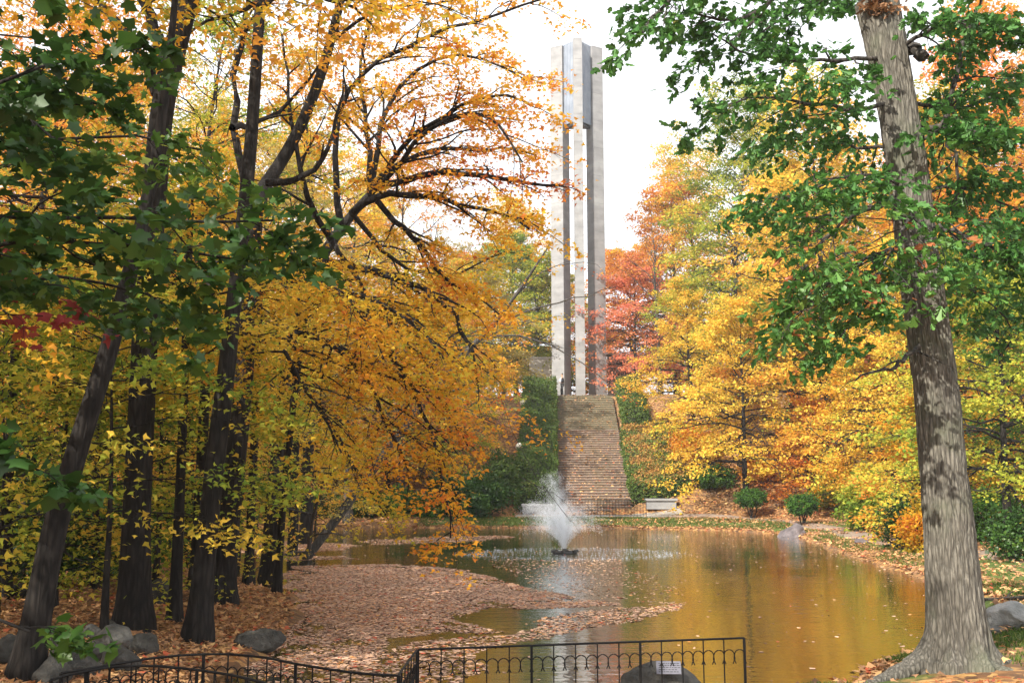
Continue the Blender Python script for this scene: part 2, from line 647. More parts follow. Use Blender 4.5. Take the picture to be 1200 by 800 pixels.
# spray drops, and sky reflection painted on the ripple flecks
m, n, l, out = mat_new('water_spray')
d = n.new('ShaderNodeBsdfPrincipled')
d.inputs['Base Color'].default_value = (0.86, 0.89, 0.93, 1)
d.inputs['Roughness'].default_value = 0.3
tl_ = n.new('ShaderNodeBsdfTranslucent')
tl_.inputs['Color'].default_value = (0.92, 0.95, 1.0, 1)
x2 = n.new('ShaderNodeMixShader')
x2.inputs[0].default_value = 0.55
l.new(d.outputs[0], x2.inputs[1])
l.new(tl_.outputs[0], x2.inputs[2])
l.new(x2.outputs[0], out.inputs['Surface'])
simple_mat('ripple_glint', (0.34, 0.39, 0.46), (0.5, 0.55, 0.62), 8, 0.6)

# ------------------------------------------------------------------ terrain, water, paths
xs = np.concatenate([[-700, -400, -250, -160, -110, -80, -62, -50, -42, -36, -31, -27], np.arange(-24, 25, 0.36), [27, 31, 36, 42, 50, 62, 80, 110, 160, 250, 400, 700]])
ys = np.concatenate([[-60, -35, -20, -12, -7, -3], np.arange(0, 83, 0.36), [84, 86, 89, 93, 98, 105, 115, 130, 150, 180, 230, 320, 500, 1000]])
GX, GY = np.meshgrid(xs, ys)
GZ = terr(GX, GY)
STX0, STX1 = 2.75, 7.0


def stair_dx(y):
    return 0.65 * np.clip((y - 60) / 18.0, 0, 1.2)


under = (GX > STX0 - 0.3 + stair_dx(GY)) & (GX < STX1 + 0.3 + stair_dx(GY)) & (GY > 60.3) & (GY < 78.4)
GZ = np.where(under, GZ - 0.7, GZ)
D_ = pond_d(GX, GY)
gmask_ = smooth(0.15, 0.6, D_) * (1 - smooth(3.0, 5.0, D_)) * smooth(44, 48, GY) * smooth(-6, -3, GX)
gmask_ = np.maximum(gmask_, 0.55 * smooth(0.5, 1.2, D_) * (1 - smooth(2.0, 3.5, D_)) * (GX > 8) * smooth(14, 20, GY))
gmask_ = np.maximum(gmask_, 0.95 * smooth(6.3, 7.6, GX) * (1 - smooth(17, 24, GY)) * smooth(9.5, 11.5, GY))
gmask_ = np.maximum(gmask_, 0.5 * smooth(0.1, 0.5, D_) * (1 - smooth(0.8, 1.6, D_)) * (GX > 1) * (GY < 14))
nx, ny = len(xs), len(ys)
I = np.arange(nx * ny).reshape(ny, nx)
Q = np.stack([I[:-1, :-1], I[:-1, 1:], I[1:, 1:], I[1:, :-1]], -1).reshape(-1, 4)
me = np_mesh('ground', np.stack([GX, GY, GZ], -1).reshape(-1, 3), [Q], None, True)
a = me.attributes.new('grass', 'FLOAT', 'POINT')
a.data.foreach_set('value', gmask_.ravel().astype(np.float32))
tag(mobj('ground', me, MATS['ground']), 'leaf strewn park ground rising to a wooded hill', kind='structure')

wm = MB()
wm.v = [(-19, 9.5, 0), (14, 9.5, 0), (14, 56, 0), (-19, 56, 0)]
wm.f = [[0, 1, 2, 3]]
tag(wm.build('pond_water', MATS['water']), 'calm pond water mirroring the autumn trees', kind='structure')


def strip(name, pts, width, mat, lift, label):
    P = np.array(pts, float)
    t = np.linspace(0, len(P) - 1, 60)
    X = np.interp(t, np.arange(len(P)), P[:, 0])
    Y = np.interp(t, np.arange(len(P)), P[:, 1])
    for _ in range(4):
        X[1:-1] = (X[:-2] + 2 * X[1:-1] + X[2:]) / 4
        Y[1:-1] = (Y[:-2] + 2 * Y[1:-1] + Y[2:]) / 4
    tx, ty = np.gradient(X), np.gradient(Y)
    ln = np.hypot(tx, ty)
    rows = []
    for o_ in np.linspace(-0.5, 0.5, 7):
        wv = width * (1 + 0.15 * np.sin(t * 5 + o_ * 3))
        x_, y_ = X + o_ * wv * ty / ln, Y - o_ * wv * tx / ln
        z_ = terr(x_, y_) + lift - 0.05 * abs(o_) * 2
        rows.append(np.stack([x_, y_, z_], -1))
    V = np.stack(rows, 1)
    k = V.shape[1]
    I = np.arange(V.shape[0] * k).reshape(-1, k)
    Q = np.stack([I[:-1, :-1], I[1:, :-1], I[1:, 1:], I[:-1, 1:]], -1).reshape(-1, 4)
    me = np_mesh(name, V.reshape(-1, 3), [Q], None, True)
    return tag(mobj(name, me, mat), label, kind='structure')


strip('footpath', [(9, 58.0), (12, 56.5), (14.0, 52), (14.4, 46), (13.4, 40), (13.0, 34), (13.2, 28), (13.5, 22), (15, 17), (18, 13)], 1.15, MATS['path_surface'], 0.05, 'leaf dusted footpath curving along the right bank')
strip('pavement', [(0.2, 58.7), (3, 58.5), (6, 58.4), (9.6, 58.3)], 1.5, MATS['pale_paving'], 0.06, 'pale paving strip at the foot of the stairs')

# ------------------------------------------------------------------ leaves
def fan(pts, z=0.0):
    P = np.array(pts, float)
    V = np.concatenate([P, z - 0.22 * np.abs(P[:, :1])], 1)
    V[:, 2] -= 0.10 * (P[:, 1] ** 2)
    T = np.array([(0, i, i + 1) for i in range(1, len(P) - 1)])
    return V, T


LEAF_QUAD = fan([(0, 0), (0.42, 0.42), (0, 1.0), (-0.42, 0.42)])
LEAF_MID = fan([(0, 0), (0.50, 0.22), (0.2, 0.45), (0, 1.0), (-0.2, 0.45), (-0.50, 0.22)])
LEAF_MAPLE = fan([(0, 0), (0.22, -0.12), (0.50, -0.02), (0.36, 0.20), (0.66, 0.48), (0.36, 0.52), (0.26, 0.66), (0, 1.0), (-0.26, 0.66),
                  (-0.36, 0.52), (-0.66, 0.48), (-0.36, 0.20), (-0.50, -0.02), (-0.22, -0.12)])
LEAF_OAK = fan([(0, 0), (0.10, 0.18), (0.30, 0.30), (0.10, 0.40), (0.36, 0.58), (0.12, 0.66), (0.20, 0.84), (0, 1.05), (-0.20, 0.84),
                (-0.12, 0.66), (-0.36, 0.58), (-0.10, 0.40), (-0.30, 0.30), (-0.10, 0.18)])


def norm(a):
    return a / (np.linalg.norm(a, axis=-1, keepdims=True) + 1e-9)


def leaves(rng, C, k, spread, size, templ, tint, tilt=0.5, droop=0.35, flat=0.45, tj=0.16, outdir=None):
    """k leaves round each centre C (N,3)"""
    N = len(C)
    P = np.repeat(C, k, 0) + rng.normal(0, 1, (N * k, 3)) * np.array([spread, spread, spread * flat])
    M = len(P)
    T = np.clip(np.repeat(tint, k) + rng.normal(0, tj, M), 0, 1)
    nrm = norm(np.array([0, 0, 1.0]) + rng.normal(0, tilt, (M, 3)))
    a = rng.uniform(0, 2 * PI, M)
    tip = np.stack([np.cos(a), np.sin(a), -droop + 0 * a], -1)
    if outdir is not None:
        tip[:, :2] = tip[:, :2] * 0.7 + np.repeat(outdir, k, 0)[:, :2]
    tip = norm(tip - nrm * np.sum(tip * nrm, -1, keepdims=True))
    side = np.cross(tip, nrm)
    sz = size * rng.uniform(0.5, 1.32, M)
    V, Tr = templ
    v = P[:, None, :] + sz[:, None, None] * (V[None, :, :1] * side[:, None, :] + V[None, :, 1:2] * tip[:, None, :] + rng.uniform(-.4, 2.6, M)[:, None, None] * V[None, :, 2:3] * nrm[:, None, :])
    m_ = len(V)
    f = (np.arange(M) * m_)[:, None, None] + Tr[None]
    return v.reshape(-1, 3), f.reshape(-1, 3), np.repeat(T, m_)


class Acc:
    def __init__(s):
        s.v, s.f, s.t, s.n = [], [], [], 0

    def add(s, v, f, t):
        s.v.append(v)
        s.f.append(f + s.n)
        s.t.append(t)
        s.n += len(v)

    def mesh(s, name):
        return np_mesh(name, np.concatenate(s.v), [np.concatenate(s.f)], np.concatenate(s.t))


class Wood:
    def __init__(s):
        s.v, s.q, s.n = [], [], 0

    def add(s, P, Rr, sides):
        v, q = tubes(P, Rr, sides)
        s.v.append(v)
        s.q.append(q + s.n)
        s.n += len(v)

    def mesh(s, name):
        return np_mesh(name, np.concatenate(s.v), [np.concatenate(s.q)], None, True)


def curves(rng, st, d, L, droop, K, wobble=0.06):
    t = np.linspace(0, 1, K)[None, :, None]
    st, d = st[:, None, :], norm(d)[:, None, :]
    Lk = L[:, None, None]
    P = st + d * Lk * t
    P[..., 2] -= (droop[:, None] if np.ndim(droop) else droop) * L[:, None] * t[..., 0] ** 2
    wv = rng.normal(0, 1, (st.shape[0], K, 3)) * wobble * Lk
    wv[:, 0] = 0
    wv[:, 1:-1] = (wv[:, :-2] + wv[:, 1:-1] + wv[:, 2:]) / 3
    return P + wv


def along(P, t):
    """P (N,K,3), t (N,m) -> points (N,m,3), tangents"""
    N, K, _ = P.shape
    u = np.clip(t, 0, 0.999) * (K - 1)
    i = u.astype(int)
    f = (u - i)[..., None]
    r = np.arange(N)[:, None]
    return P[r, i] * (1 - f) + P[r, i + 1] * f, norm(P[r, i + 1] - P[r, i])


def children(rng, P, R0, m, t0, rel, ang=0.9, up=0.15, droop=0.15, K=5, wobble=0.06, taper=0.55):
    """m side branches off every curve of P"""
    N, KK, _ = P.shape
    plen = np.sum(np.linalg.norm(np.diff(P, axis=1), axis=2), 1)
    t = np.linspace(t0, 0.98, m)[None] + rng.uniform(-0.5, 0.5, (N, m)) * (0.9 - t0) / m
    t = np.clip(t, 0.05, 0.995)
    st, tg = along(P, t)
    sgn = np.where(np.arange(m) % 2 == 0, 1.0, -1.0)[None, :] * np.where(rng.uniform(0, 1, (N, 1)) < 0.5, 1, -1)
    sgn = np.broadcast_to(sgn, (N, m))
    lat = norm(np.cross(tg, np.array([0, 0, 1.0])) + 1e-6) * sgn[..., None]
    lat = lat + rng.normal(0, 0.35, lat.shape)
    a = ang * rng.uniform(0.6, 1.2, (N, m, 1))
    d = tg * np.cos(a) + norm(lat) * np.sin(a)
    d[..., 2] += up
    L = plen[:, None] * rel * (1 - taper * t) * rng.uniform(0.6, 1.2, (N, m))
    Q = curves(rng, st.reshape(-1, 3), d.reshape(-1, 3), L.ravel(), droop, K, wobble)
    # radius at the fork
    r = np.take_along_axis(R0, (t * (KK - 1)).astype(int), 1).ravel() * 0.55
    return Q, np.maximum(r, 0.003)[:, None] * np.linspace(1, 0.25, K)[None]


def rough_trunk(rng, pts, rad, sides=14, K=26, flare=0.6, fl_h=0.45, ridge=0.04):
    """pts (k,3) rad (k) -> smooth trunk verts/quads with root flare"""
    pts = np.array(pts, float)
    s_ = np.concatenate([[0], np.cumsum(np.linalg.norm(np.diff(pts, axis=0), axis=1))])
    u = np.linspace(0, 1, K) ** 1.35 * s_[-1]
    P = np.stack([np.interp(u, s_, pts[:, i]) for i in range(3)], -1)
    for _ in range(2):
        P[1:-1] = (P[:-2] + 2 * P[1:-1] + P[2:]) / 4
    r = np.interp(u, s_, np.array(rad, float))
    th = np.arange(sides) * 2 * PI / sides
    ph = rng.uniform(0, 6.28, 6)
    lob = 0.5 + 0.5 * np.cos(th * 4 + ph[0] + 0.6 * np.sin(th * 2 + ph[1]))
    rr = r[:, None] * (1 + flare * np.exp(-u / fl_h)[:, None] * (0.45 + 0.9 * lob[None]) + ridge * np.sin(th * 3 + ph[2])[None] + 0.04 * np.sin(u * 2.1 + ph[3])[:, None] * np.cos(th + ph[4])[None])
    v = P[:, None, :].repeat(sides, 1)
    v[..., 0] += rr * np.cos(th)[None]
    v[..., 1] += rr * np.sin(th)[None]
    v[0, :, 2] -= 0.35
    I_ = np.arange(K * sides).reshape(K, sides)
    a_, b_ = I_[:-1], I_[1:]
    q = np.stack([a_, np.roll(a_, -1, 1), np.roll(b_, -1, 1), b_], -1).reshape(-1, 4)
    return v.reshape(-1, 3), q, P, r


def grow(seed, H, r0, base, cr, nl, ns, nt, k, size, templ, spread, el=(0.1, 1.15), droop=0.22, lean=(0, 0), bias=0.5, tj=0.16, tshift=0.0,
         twig=True, prof=(0.55, 1.0, 0.35), pts=None, rad=None, bare=0.0, sides=10, flare=0.5, leaf_tilt=0.5):
    """a tree at the origin: returns (wood mesh, crown mesh)"""
    rng = np.random.default_rng(seed)
    W, A = Wood(), Acc()
    if pts is None:
        hz = np.linspace(0, 1, 7)
        pts = np.stack([lean[0] * hz ** 1.5 + 0.012 * H * np.cumsum(rng.normal(0, 1, 7)) * hz, lean[1] * hz ** 1.5 + 0.012 * H * np.cumsum(rng.normal(0, 1, 7)) * hz, hz * H * 0.93], -1)
        rad = r0 * (1 - hz * 0.93)
    v, q, TP, TR = rough_trunk(rng, pts, rad, sides=sides, flare=flare)
    W.v.append(v)
    W.q.append(q)
    W.n = len(v)
    hh = TP[-1, 2]
    tl = np.sort(np.clip((np.arange(nl) + rng.uniform(0, 1, nl)) / nl, 0, 0.98))
    zz = base + tl * (hh - base)
    st = np.stack([np.interp(zz, TP[:, 2], TP[:, i]) for i in range(3)], -1)
    rl = np.interp(zz, TP[:, 2], TR)
    az = np.arange(nl) * 2.39996 + rng.uniform(-0.5, 0.5, nl)
    e = el[0] + (el[1] - el[0]) * tl ** 1.3 + rng.normal(0, 0.1, nl)
    L = cr * np.interp(tl, [0, 0.35, 1], prof) * rng.uniform(0.75, 1.2, nl)
    d = np.stack([np.cos(az) * np.cos(e), np.sin(az) * np.cos(e), np.sin(e)], -1)
    P1 = curves(rng, st, d, L, droop, 8, 0.05)
    R1 = np.maximum(rl * 0.5, 0.012)[:, None] * np.linspace(1, 0.2, 8)[None]
    W.add(P1, R1, 6)
    P2, R2 = children(rng, P1, R1, ns, 0.22, 0.55, 0.85, 0.12, 0.2, 5)
    W.add(P2, R2, 4)
    keep = rng.uniform(0, 1, len(P2)) >= bare
    P2k, R2k = P2[keep], R2[keep]
    if nt:
        P3, R3 = children(rng, P2k, R2k, nt, 0.25, 0.6, 0.8, 0.05, 0.25, 4)
        if twig:
            W.add(P3, np.minimum(R3, 0.008), 3)
        src = P3
    else:
        src = P2k
    tt = np.broadcast_to(np.array([0.45, 0.95])[None], (len(src), 2))
    C, tg = along(src, tt)
    C, tg = C.reshape(-1, 3), tg.reshape(-1, 3)
    # hue drifts from limb to limb and outwards
    lo = np.repeat(rng.normal(0, 0.16, nl), ns)[keep]
    lo = np.repeat(lo, (nt if nt else 1) * 2)
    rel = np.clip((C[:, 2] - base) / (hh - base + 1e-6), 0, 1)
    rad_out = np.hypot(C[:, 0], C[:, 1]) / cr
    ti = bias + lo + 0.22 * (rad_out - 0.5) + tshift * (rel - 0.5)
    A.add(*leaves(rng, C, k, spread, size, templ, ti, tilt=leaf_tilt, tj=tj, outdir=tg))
    return W.mesh('trunk'), A.mesh('crown')


def put_tree(name, label, meshes, x, y, mat, bark, sc=1.0, rz=0.0, cat='tree', group=None, zs=None, dz=-0.05):
    o = thing(name, label, cat, (x, y, tz(x, y) + dz), rz, group)
    o.scale = (sc, sc, zs if zs else sc)
    mobj('trunk', meshes[0], MATS[bark], o)
    mobj('crown', meshes[1], MATS[mat], o)
    return o

# ------------------------------------------------------------------ bell tower
TX, TY = 5.62, 85.0
TB = tz(TX, TY) - 0.1
top_front = at(681, 47, TY - 1.1)[2] - TB
top_side = at(660, 57.5, TY + 0.5)[2] - TB
lou_bot = at(690, 146, TY - 0.3)[2] - TB
tower = thing('bell_tower', 'tall pale concrete bell tower of three slab piers rising behind the stairs', 'tower', (TX, TY, TB))


def pier(cx, cy, sx, sy, h, rz, label):
    o = MB()
    # pours of concrete, each a hair out of line with the next
    rng = random.Random(int(cx * 10))
    z, i = 0.0, 0
    while z < h - 0.05:
        dz = min(2.45, h - z)
        e = 0.006 * (i % 2) + rng.uniform(0, 0.004)
        o.box((0, 0, z + dz / 2 - 0.008), (sx + e, sy + e, dz - 0.016))
        o.box((0, 0, z + dz - 0.008), (sx - 0.03, sy - 0.03, 0.016))
        z += dz
        i += 1
    p = o.build('pier', MATS['concrete'], tower, loc=(cx, cy, 0), rot=(0, 0, rz))
    p['label'] = label
    return p


pier(0, -1.15, 0.74, 0.95, top_front, 0, 'front pier standing taller than the other two')
pier(-1.47, 0.45, 1.16, 1.25, top_side, R(-30), 'left pier with its sunlit broad face')
pier(1.56, 0.45, 1.12, 1.0, top_side, R(30), 'right pier with its greyer broad face')


def zig(p, q, n, d):
    p, q = np.array(p), np.array(q)
    t = (q - p) / np.linalg.norm(q - p)
    nn = np.array([t[1], -t[0]])
    out_ = []
    for i in range(n):
        a_, b_ = i / n, (i + 0.5) / n
        c_ = (i + 1) / n
        for u, o_ in ((a_, 0), (a_ + 0.12 / n, d), (b_, d), (b_ + 0.12 / n, 0)):
            out_.append(tuple(p + (q - p) * u + nn * o_))
    out_.append(tuple(q))
    return out_


for sgn, lab in ((-1, 'left louvre panel of ribbed metal'), (1, 'right louvre panel in bluish shade')):
    a_, b_ = (sgn * 0.36, -1.0), (sgn * 1.22, 0.0)
    if sgn < 0:
        outline = zig(b_, a_, 7, 0.06)
    else:
        outline = zig(a_, b_, 7, 0.06)
    back = [(outline[-1][0] * 0.8, outline[-1][1] + 0.25), (outline[0][0] * 0.8, outline[0][1] + 0.25)]
    pnl = MB().prism(outline + back, lou_bot, top_side + 0.05).build('louvre_panel', MATS['louvre_metal'], tower)
    pnl['label'] = lab
MB().box((0, 0.35, (lou_bot + top_side) / 2), (2.2, 0.12, top_side - lou_bot)).build('louvre_panel', MATS['louvre_metal'], tower)['label'] = 'rear louvre panel closing the bell chamber'
MB().prism([(-0.3, -1.0), (0.3, -1.0), (1.15, 0.1), (-1.15, 0.1)], lou_bot - 0.28, lou_bot - 0.01).build('soffit', MATS['dark_metal'], tower)
MB().box((0, 0, -0.1), (5.4, 4.6, 0.24)).build('plinth', MATS['concrete'], tower, bevel=0.02)

# low walls at either side of the tower foot
for x0, x1, pyt, mt, lab, gy in ((620, 653, 418, 'concrete_pale', 'low sunlit pale concrete wall left of the tower foot', 88.5), (712, 742, 414, 'stone_wall', 'low grey coursed stone wall right of the tower foot', 88.5)):
    a_, b_ = at(x0, 440, gy), at(x1, 440, gy)
    zt = at(x0, pyt, gy)[2]
    zb = tz((a_[0] + b_[0]) / 2, gy) - 0.2
    wt = thing('plaza_wall', lab, 'wall', ((a_[0] + b_[0]) / 2, gy, zb))
    o = MB()
    hh = zt - zb - 0.2
    if mt == 'stone_wall':
        o2 = []
        rows = 11
        for r_ in range(rows):
            o.box((0, 0, hh * (r_ + 0.5) / rows), (b_[0] - a_[0] - 0.03 * (r_ % 2), 0.5 - 0.03 * (r_ % 2), hh / rows - 0.03))
        o.box((0, 0, hh / 2), (b_[0] - a_[0] - 0.1, 0.42, hh - 0.02))
    else:
        nb = 2
        for k_ in range(nb):
            ww = (b_[0] - a_[0]) / nb
            o.box((-(b_[0] - a_[0]) / 2 + ww * (k_ + 0.5), 0, hh / 2), (ww - 0.02, 0.5, hh))
    o.build('wall_body', MATS[mt], wt)
    MB().box((0, 0, hh + 0.08), (b_[0] - a_[0] + 0.12, 0.62, 0.16)).build('coping', MATS['concrete_pale'], wt, bevel=0.02)

# ------------------------------------------------------------------ staircase
stairs = thing('staircase', 'broad leaf strewn brick and stone staircase climbing the hill to the tower', 'staircase', (4.87, 60, 0.49))
NS = 52
RISE, RUN = 8.42 / NS, 18.0 / NS
SW = STX1 - STX0


def step_mesh(nm, off):
    o = MB()
    o.box((off, RUN / 2 + 0.1, RISE / 2 - 0.12), (SW, RUN + 0.2, RISE + 0.12))
    o.box((off, RUN / 2 + 0.075, RISE - 0.025), (SW + 0.02, RUN + 0.25, 0.05))
    me = o.mesh(nm)
    return me


sm_ = {}
for nm in ('brick_step', 'stone_step'):
    for k in range(5):
        me = step_mesh('step', k * 0.37)
        me.materials.append(MATS[nm])
        me.materials.append(MATS['tread' if nm == 'brick_step' else 'stone_step'])
        for p_ in list(me.polygons)[6:]:
            p_.material_index = 1
        sm_[nm, k] = me
rng = random.Random(3)
for i in range(NS):
    nm = 'brick_step' if i < 34 else 'stone_step'
    k = rng.randrange(5)
    mobj('step', sm_[nm, k], MATS[nm], stairs, loc=(float(stair_dx(60 + i * RUN)) - k * 0.37 + rng.uniform(-0.012, 0.012), i * RUN, i * RISE + rng.uniform(-0.006, 0.006)))
rg = np.random.default_rng(5)
NLV = 2600
ii = (NS * rg.uniform(0, 1, NLV) ** 1.5).astype(int)
C = np.stack([stair_dx(60 + ii * RUN) + rg.uniform(-SW / 2, SW / 2, NLV), ii * RUN + rg.uniform(-0.02, 0.28, NLV), (ii + 1) * RISE + 0.025 + 0 * ii], -1)
v_, f_, t_ = leaves(rg, C, 1, 0.0, 0.16, LEAF_MID, rg.uniform(0.2, 1, NLV), tilt=0.35, droop=0.1)
tag(mobj('fallen_leaves', np_mesh('fallen_leaves', v_, [f_], t_), MATS['leaf_fallen'], stairs), kind='stuff')


# ------------------------------------------------------------------ hedges
def hedge(label, x0, x1, y0, y1, h, n, seed, mat='leaf_hedge', shift=0.0, bias=0.45, top_bias=0.0, size=0.13):
    rng = np.random.default_rng(seed)
    yc = (y0 + y1) / 2
    xc = (x0 + x1) / 2
    z0 = tz(xc, y0)
    o = thing('hedge', label, 'hedge', (xc, yc, z0), 0, 'clipped hedges flanking the stairs')

    def top(x, y):
        return terr(x, y) + h + 0.10 * wob(x, y, 1.7, seed) + 0.06 * wob(x, y, 4.1, seed)
    # solid twiggy core
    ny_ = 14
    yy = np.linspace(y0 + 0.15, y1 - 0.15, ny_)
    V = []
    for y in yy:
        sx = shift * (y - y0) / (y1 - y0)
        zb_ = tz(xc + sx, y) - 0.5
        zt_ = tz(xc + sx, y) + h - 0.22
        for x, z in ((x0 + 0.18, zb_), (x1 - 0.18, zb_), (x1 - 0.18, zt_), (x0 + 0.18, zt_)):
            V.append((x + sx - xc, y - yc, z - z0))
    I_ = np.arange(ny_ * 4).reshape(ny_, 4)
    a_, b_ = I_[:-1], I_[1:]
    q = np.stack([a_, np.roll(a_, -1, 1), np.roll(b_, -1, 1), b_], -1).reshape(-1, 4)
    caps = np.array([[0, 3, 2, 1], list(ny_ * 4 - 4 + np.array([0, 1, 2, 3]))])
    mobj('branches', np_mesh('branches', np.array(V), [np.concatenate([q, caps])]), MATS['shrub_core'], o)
    u = rng.uniform(0, 1, n)
    ar = np.array([(x1 - x0) * (y1 - y0), h * (y1 - y0), h * (y1 - y0), h * (x1 - x0) * 1.4])
    which = rng.choice(4, n, p=ar / ar.sum())
    X = rng.uniform(x0, x1, n)
    Y = rng.uniform(y0, y1, n)
    hv = rng.uniform(0, 1, n)
    X = np.where(which == 1, x0, np.where(which == 2, x1, X))
    Y = np.where(which == 3, y0, Y)
    bul = 0.10 * wob(Y + X, hv * h * 2 + X, 2.3, seed)
    X = X + np.where(which == 1, -bul, np.where(which == 2, bul, 0))
    Y = Y - np.where(which == 3, bul, 0)
    X = X + shift * (Y - y0) / (y1 - y0)
    Z = np.where(which == 0, top(X, Y), terr(X, Y) + hv * h)
    C = np.stack([X - xc, Y - yc, Z - z0], -1)
    ti = bias + 0.25 * wob(X * 1.3, Y * 1.3 + Z, 1.9, seed) + np.where(which == 0, top_bias, 0)
    v, f, t = leaves(rng, C, 1, 0.07, size, LEAF_QUAD, ti, tilt=0.9, droop=0.3, flat=1.0)
    mobj('foliage', np_mesh('foliage', v, [f], t), MATS[mat], o)
    return o


hedge('long dark green clipped hedge climbing along the left side of the stairs', 0.30, 2.50, 60.2, 78.0, 1.45, 26000, 11, shift=0.75)
hedge('broad lower hedge on the right of the stairs topped with fallen orange leaves', 7.1, 10.2, 60.6, 69.0, 1.15, 22000, 12, shift=0.3, top_bias=0.42, bias=0.5)
hedge('narrow dark green hedge beside the top right of the stairs', 7.75, 9.3, 70.0, 78.0, 1.3, 11000, 13, shift=0.3)

# ------------------------------------------------------------------ globe lamps
for (px, py, D, pl, lab) in ((613, 472, 73.0, 1.9, 'globe lamp on black pole standing higher up the left hedge'), (608.5, 523, 66.0, 2.4, 'globe lamp on black pole standing lower on the left hedge')):
    g = at(px, py, D)
    zb = min(tz(g[0], D) - 0.1, g[2] - pl)
    o = thing('globe_lamp', lab, 'lamp post', (g[0], D, zb), 0, 'globe lamps by the left hedge')
    hp = g[2] - zb
    MB().tube([(0, 0, 0), (0, 0, hp * 0.5), (0, 0, hp - 0.2)], [0.055, 0.045, 0.04], 10).build('pole', MATS['iron'], o, smooth_shade=True)
    MB().tube([(0, 0, hp - 0.26), (0, 0, hp - 0.2), (0, 0, hp - 0.17)], [0.05, 0.12, 0.09], 12).build('collar', MATS['iron'], o)
    th = np.linspace(-PI / 2 + 0.3, PI / 2, 12)
    MB().tube([(0, 0, hp + 0.24 * math.sin(t)) for t in th], [0.24 * math.cos(t) + 1e-4 for t in th], 18).build('globe', MATS['globe_glass'], o, smooth_shade=True)

# ------------------------------------------------------------------ stone benches, gate rail at the stair foot
for x0, x1, lab in ((611, 648, 'pale stone bench at the stair foot behind the fountain spray'), (758, 796, 'pale stone bench in front of the right hedge')):
    a_, b_ = at(x0, 600, 58.6), at(x1, 600, 58.6)
    cx = (a_[0] + b_[0]) / 2
    o = thing('stone_bench', lab, 'bench', (cx, 59.3, tz(cx, 59.3) + 0.02), 0, 'stone benches beside the stair foot')
    L_ = b_[0] - a_[0]
    MB().box((0, 0, 0.52), (L_, 0.55, 0.13)).build('seat', MATS['concrete'], o, bevel=0.015)
    MB().box((0, 0.03, 0.22), (L_ - 0.14, 0.42, 0.47)).build('base', MATS['concrete'], o, bevel=0.01)


def iron_fence(label, pts, height, gap, arches=True, post_every=5, zb=None, group=None, mid_rail=False, rp=0.0075, rr_=0.0105, arch_z=0.10, name='iron_fence', foot=0.0):
    """pts: plan polyline; uprights every gap metres"""
    P = np.array(pts, float)
    sl_ = np.concatenate([[0], np.cumsum(np.hypot(*np.diff(P, axis=0).T))])
    n = max(1, int(round(sl_[-1] / gap)))
    u = np.linspace(0, sl_[-1], n + 1)
    X = np.interp(u, sl_, P[:, 0])
    Y = np.interp(u, sl_, P[:, 1])
    ox, oy = X.mean(), Y.mean()
    z0 = zb if zb is not None else tz(ox, oy)
    hs = height(u / sl_[-1]) if callable(height) else np.full(n + 1, height)
    o = thing(name, label, 'fence', (ox, oy, z0), 0, group)
    top = [(X[i] - ox, Y[i] - oy, hs[i]) for i in range(n + 1)]
    MB().tube(top, rr_, 6).build('rail', MATS['iron'], o)
    low = [(x, y, 0.14) for x, y, z in top]
    MB().tube(low, rr_ * 0.8, 6).build('rail', MATS['iron'], o)
    hmax = max(hs)
    pk = MB().box((0, 0, 0), (rp * 1.4, rp * 1.4, 1.0)).mesh('picket')
    ps = MB().box((0, 0, 0), (0.022, 0.022, 1.0)).mesh('post')
    am_ = None
    for i in range(n + 1):
        post = i % post_every == 0 or i == n
        b0 = foot if not post else -0.15
        mobj('post' if post else 'picket', ps if post else pk, MATS['iron'], o, loc=(top[i][0], top[i][1], (hs[i] + b0) / 2), scale=(1, 1, hs[i] - b0))
    if arches:
        g2 = sl_[-1] / n / 2
        r = g2 / 2
        pl = [(r * math.cos(t), 0, r * math.sin(t)) for t in np.linspace(PI, 0, 10)]
        pl = [(-r + 0.022, 0, -0.075), (-r + 0.004, 0, -0.03)] + pl + [(r - 0.004, 0, -0.03), (r - 0.022, 0, -0.075)]
        # tails cross over those of the next arch
        pl[0] = (-r - 0.016, 0, -0.075)
        pl[-1] = (r + 0.016, 0, -0.075)
        am_ = MB().tube(pl, 0.0055, 5).mesh('arch', True)
        for i in range(n):
            for k in (0.25, 0.75):
                x = top[i][0] * (1 - k) + top[i + 1][0] * k
                y = top[i][1] * (1 - k) + top[i + 1][1] * k
                z = hs[i] * (1 - k) + hs[i + 1] * k
                ang = math.atan2(top[i + 1][1] - top[i][1], top[i + 1][0] - top[i][0])
                mobj('arch', am_, MATS['iron'], o, loc=(x, y + 0.004 * (1 if k < 0.5 else -1), z - arch_z - r), rot=(0, 0, ang))
    return o


iron_fence('low black iron railing across the foot of the stairs', [(at(650, 600, 57.9)[0], 57.75), (at(757, 600, 57.9)[0], 57.75)], 0.95, 0.17, False, 8, rp=0.012, rr_=0.02)

FZ = 0.0
A_ = at(490, 760.5, 9.15)
B_ = at(872, 747, 9.75)
C_ = at(468, 791, 7.9)
GZ0 = -0.05
hf = lambda t: A_[2] * (1 - t) + B_[2] * t - GZ0
iron_fence('straight black iron fence with hoop tops in front of the plaque boulder', [A_[:2], B_[:2]], hf, 0.2015, True, 5, GZ0, 'black hoop fences along the near shore')
hf2 = lambda t: A_[2] * (1 - t) + C_[2] * t - GZ0
iron_fence('short black iron fence panel running towards the viewer from the corner', [A_[:2] + np.array([-0.01, -0.02]), C_[:2] + np.array([-0.01, 0.02])], hf2, 0.2, True, 6, GZ0, 'black hoop fences along the near shore')
cur = [(468, 791), (440, 790), (400, 786), (350, 778), (310, 769.5), (270, 766), (230, 766), (190, 769), (150, 775), (110, 782), (72, 788)]
zt = C_[2]
curw = [on_z(px, py, zt) for px, py in cur]
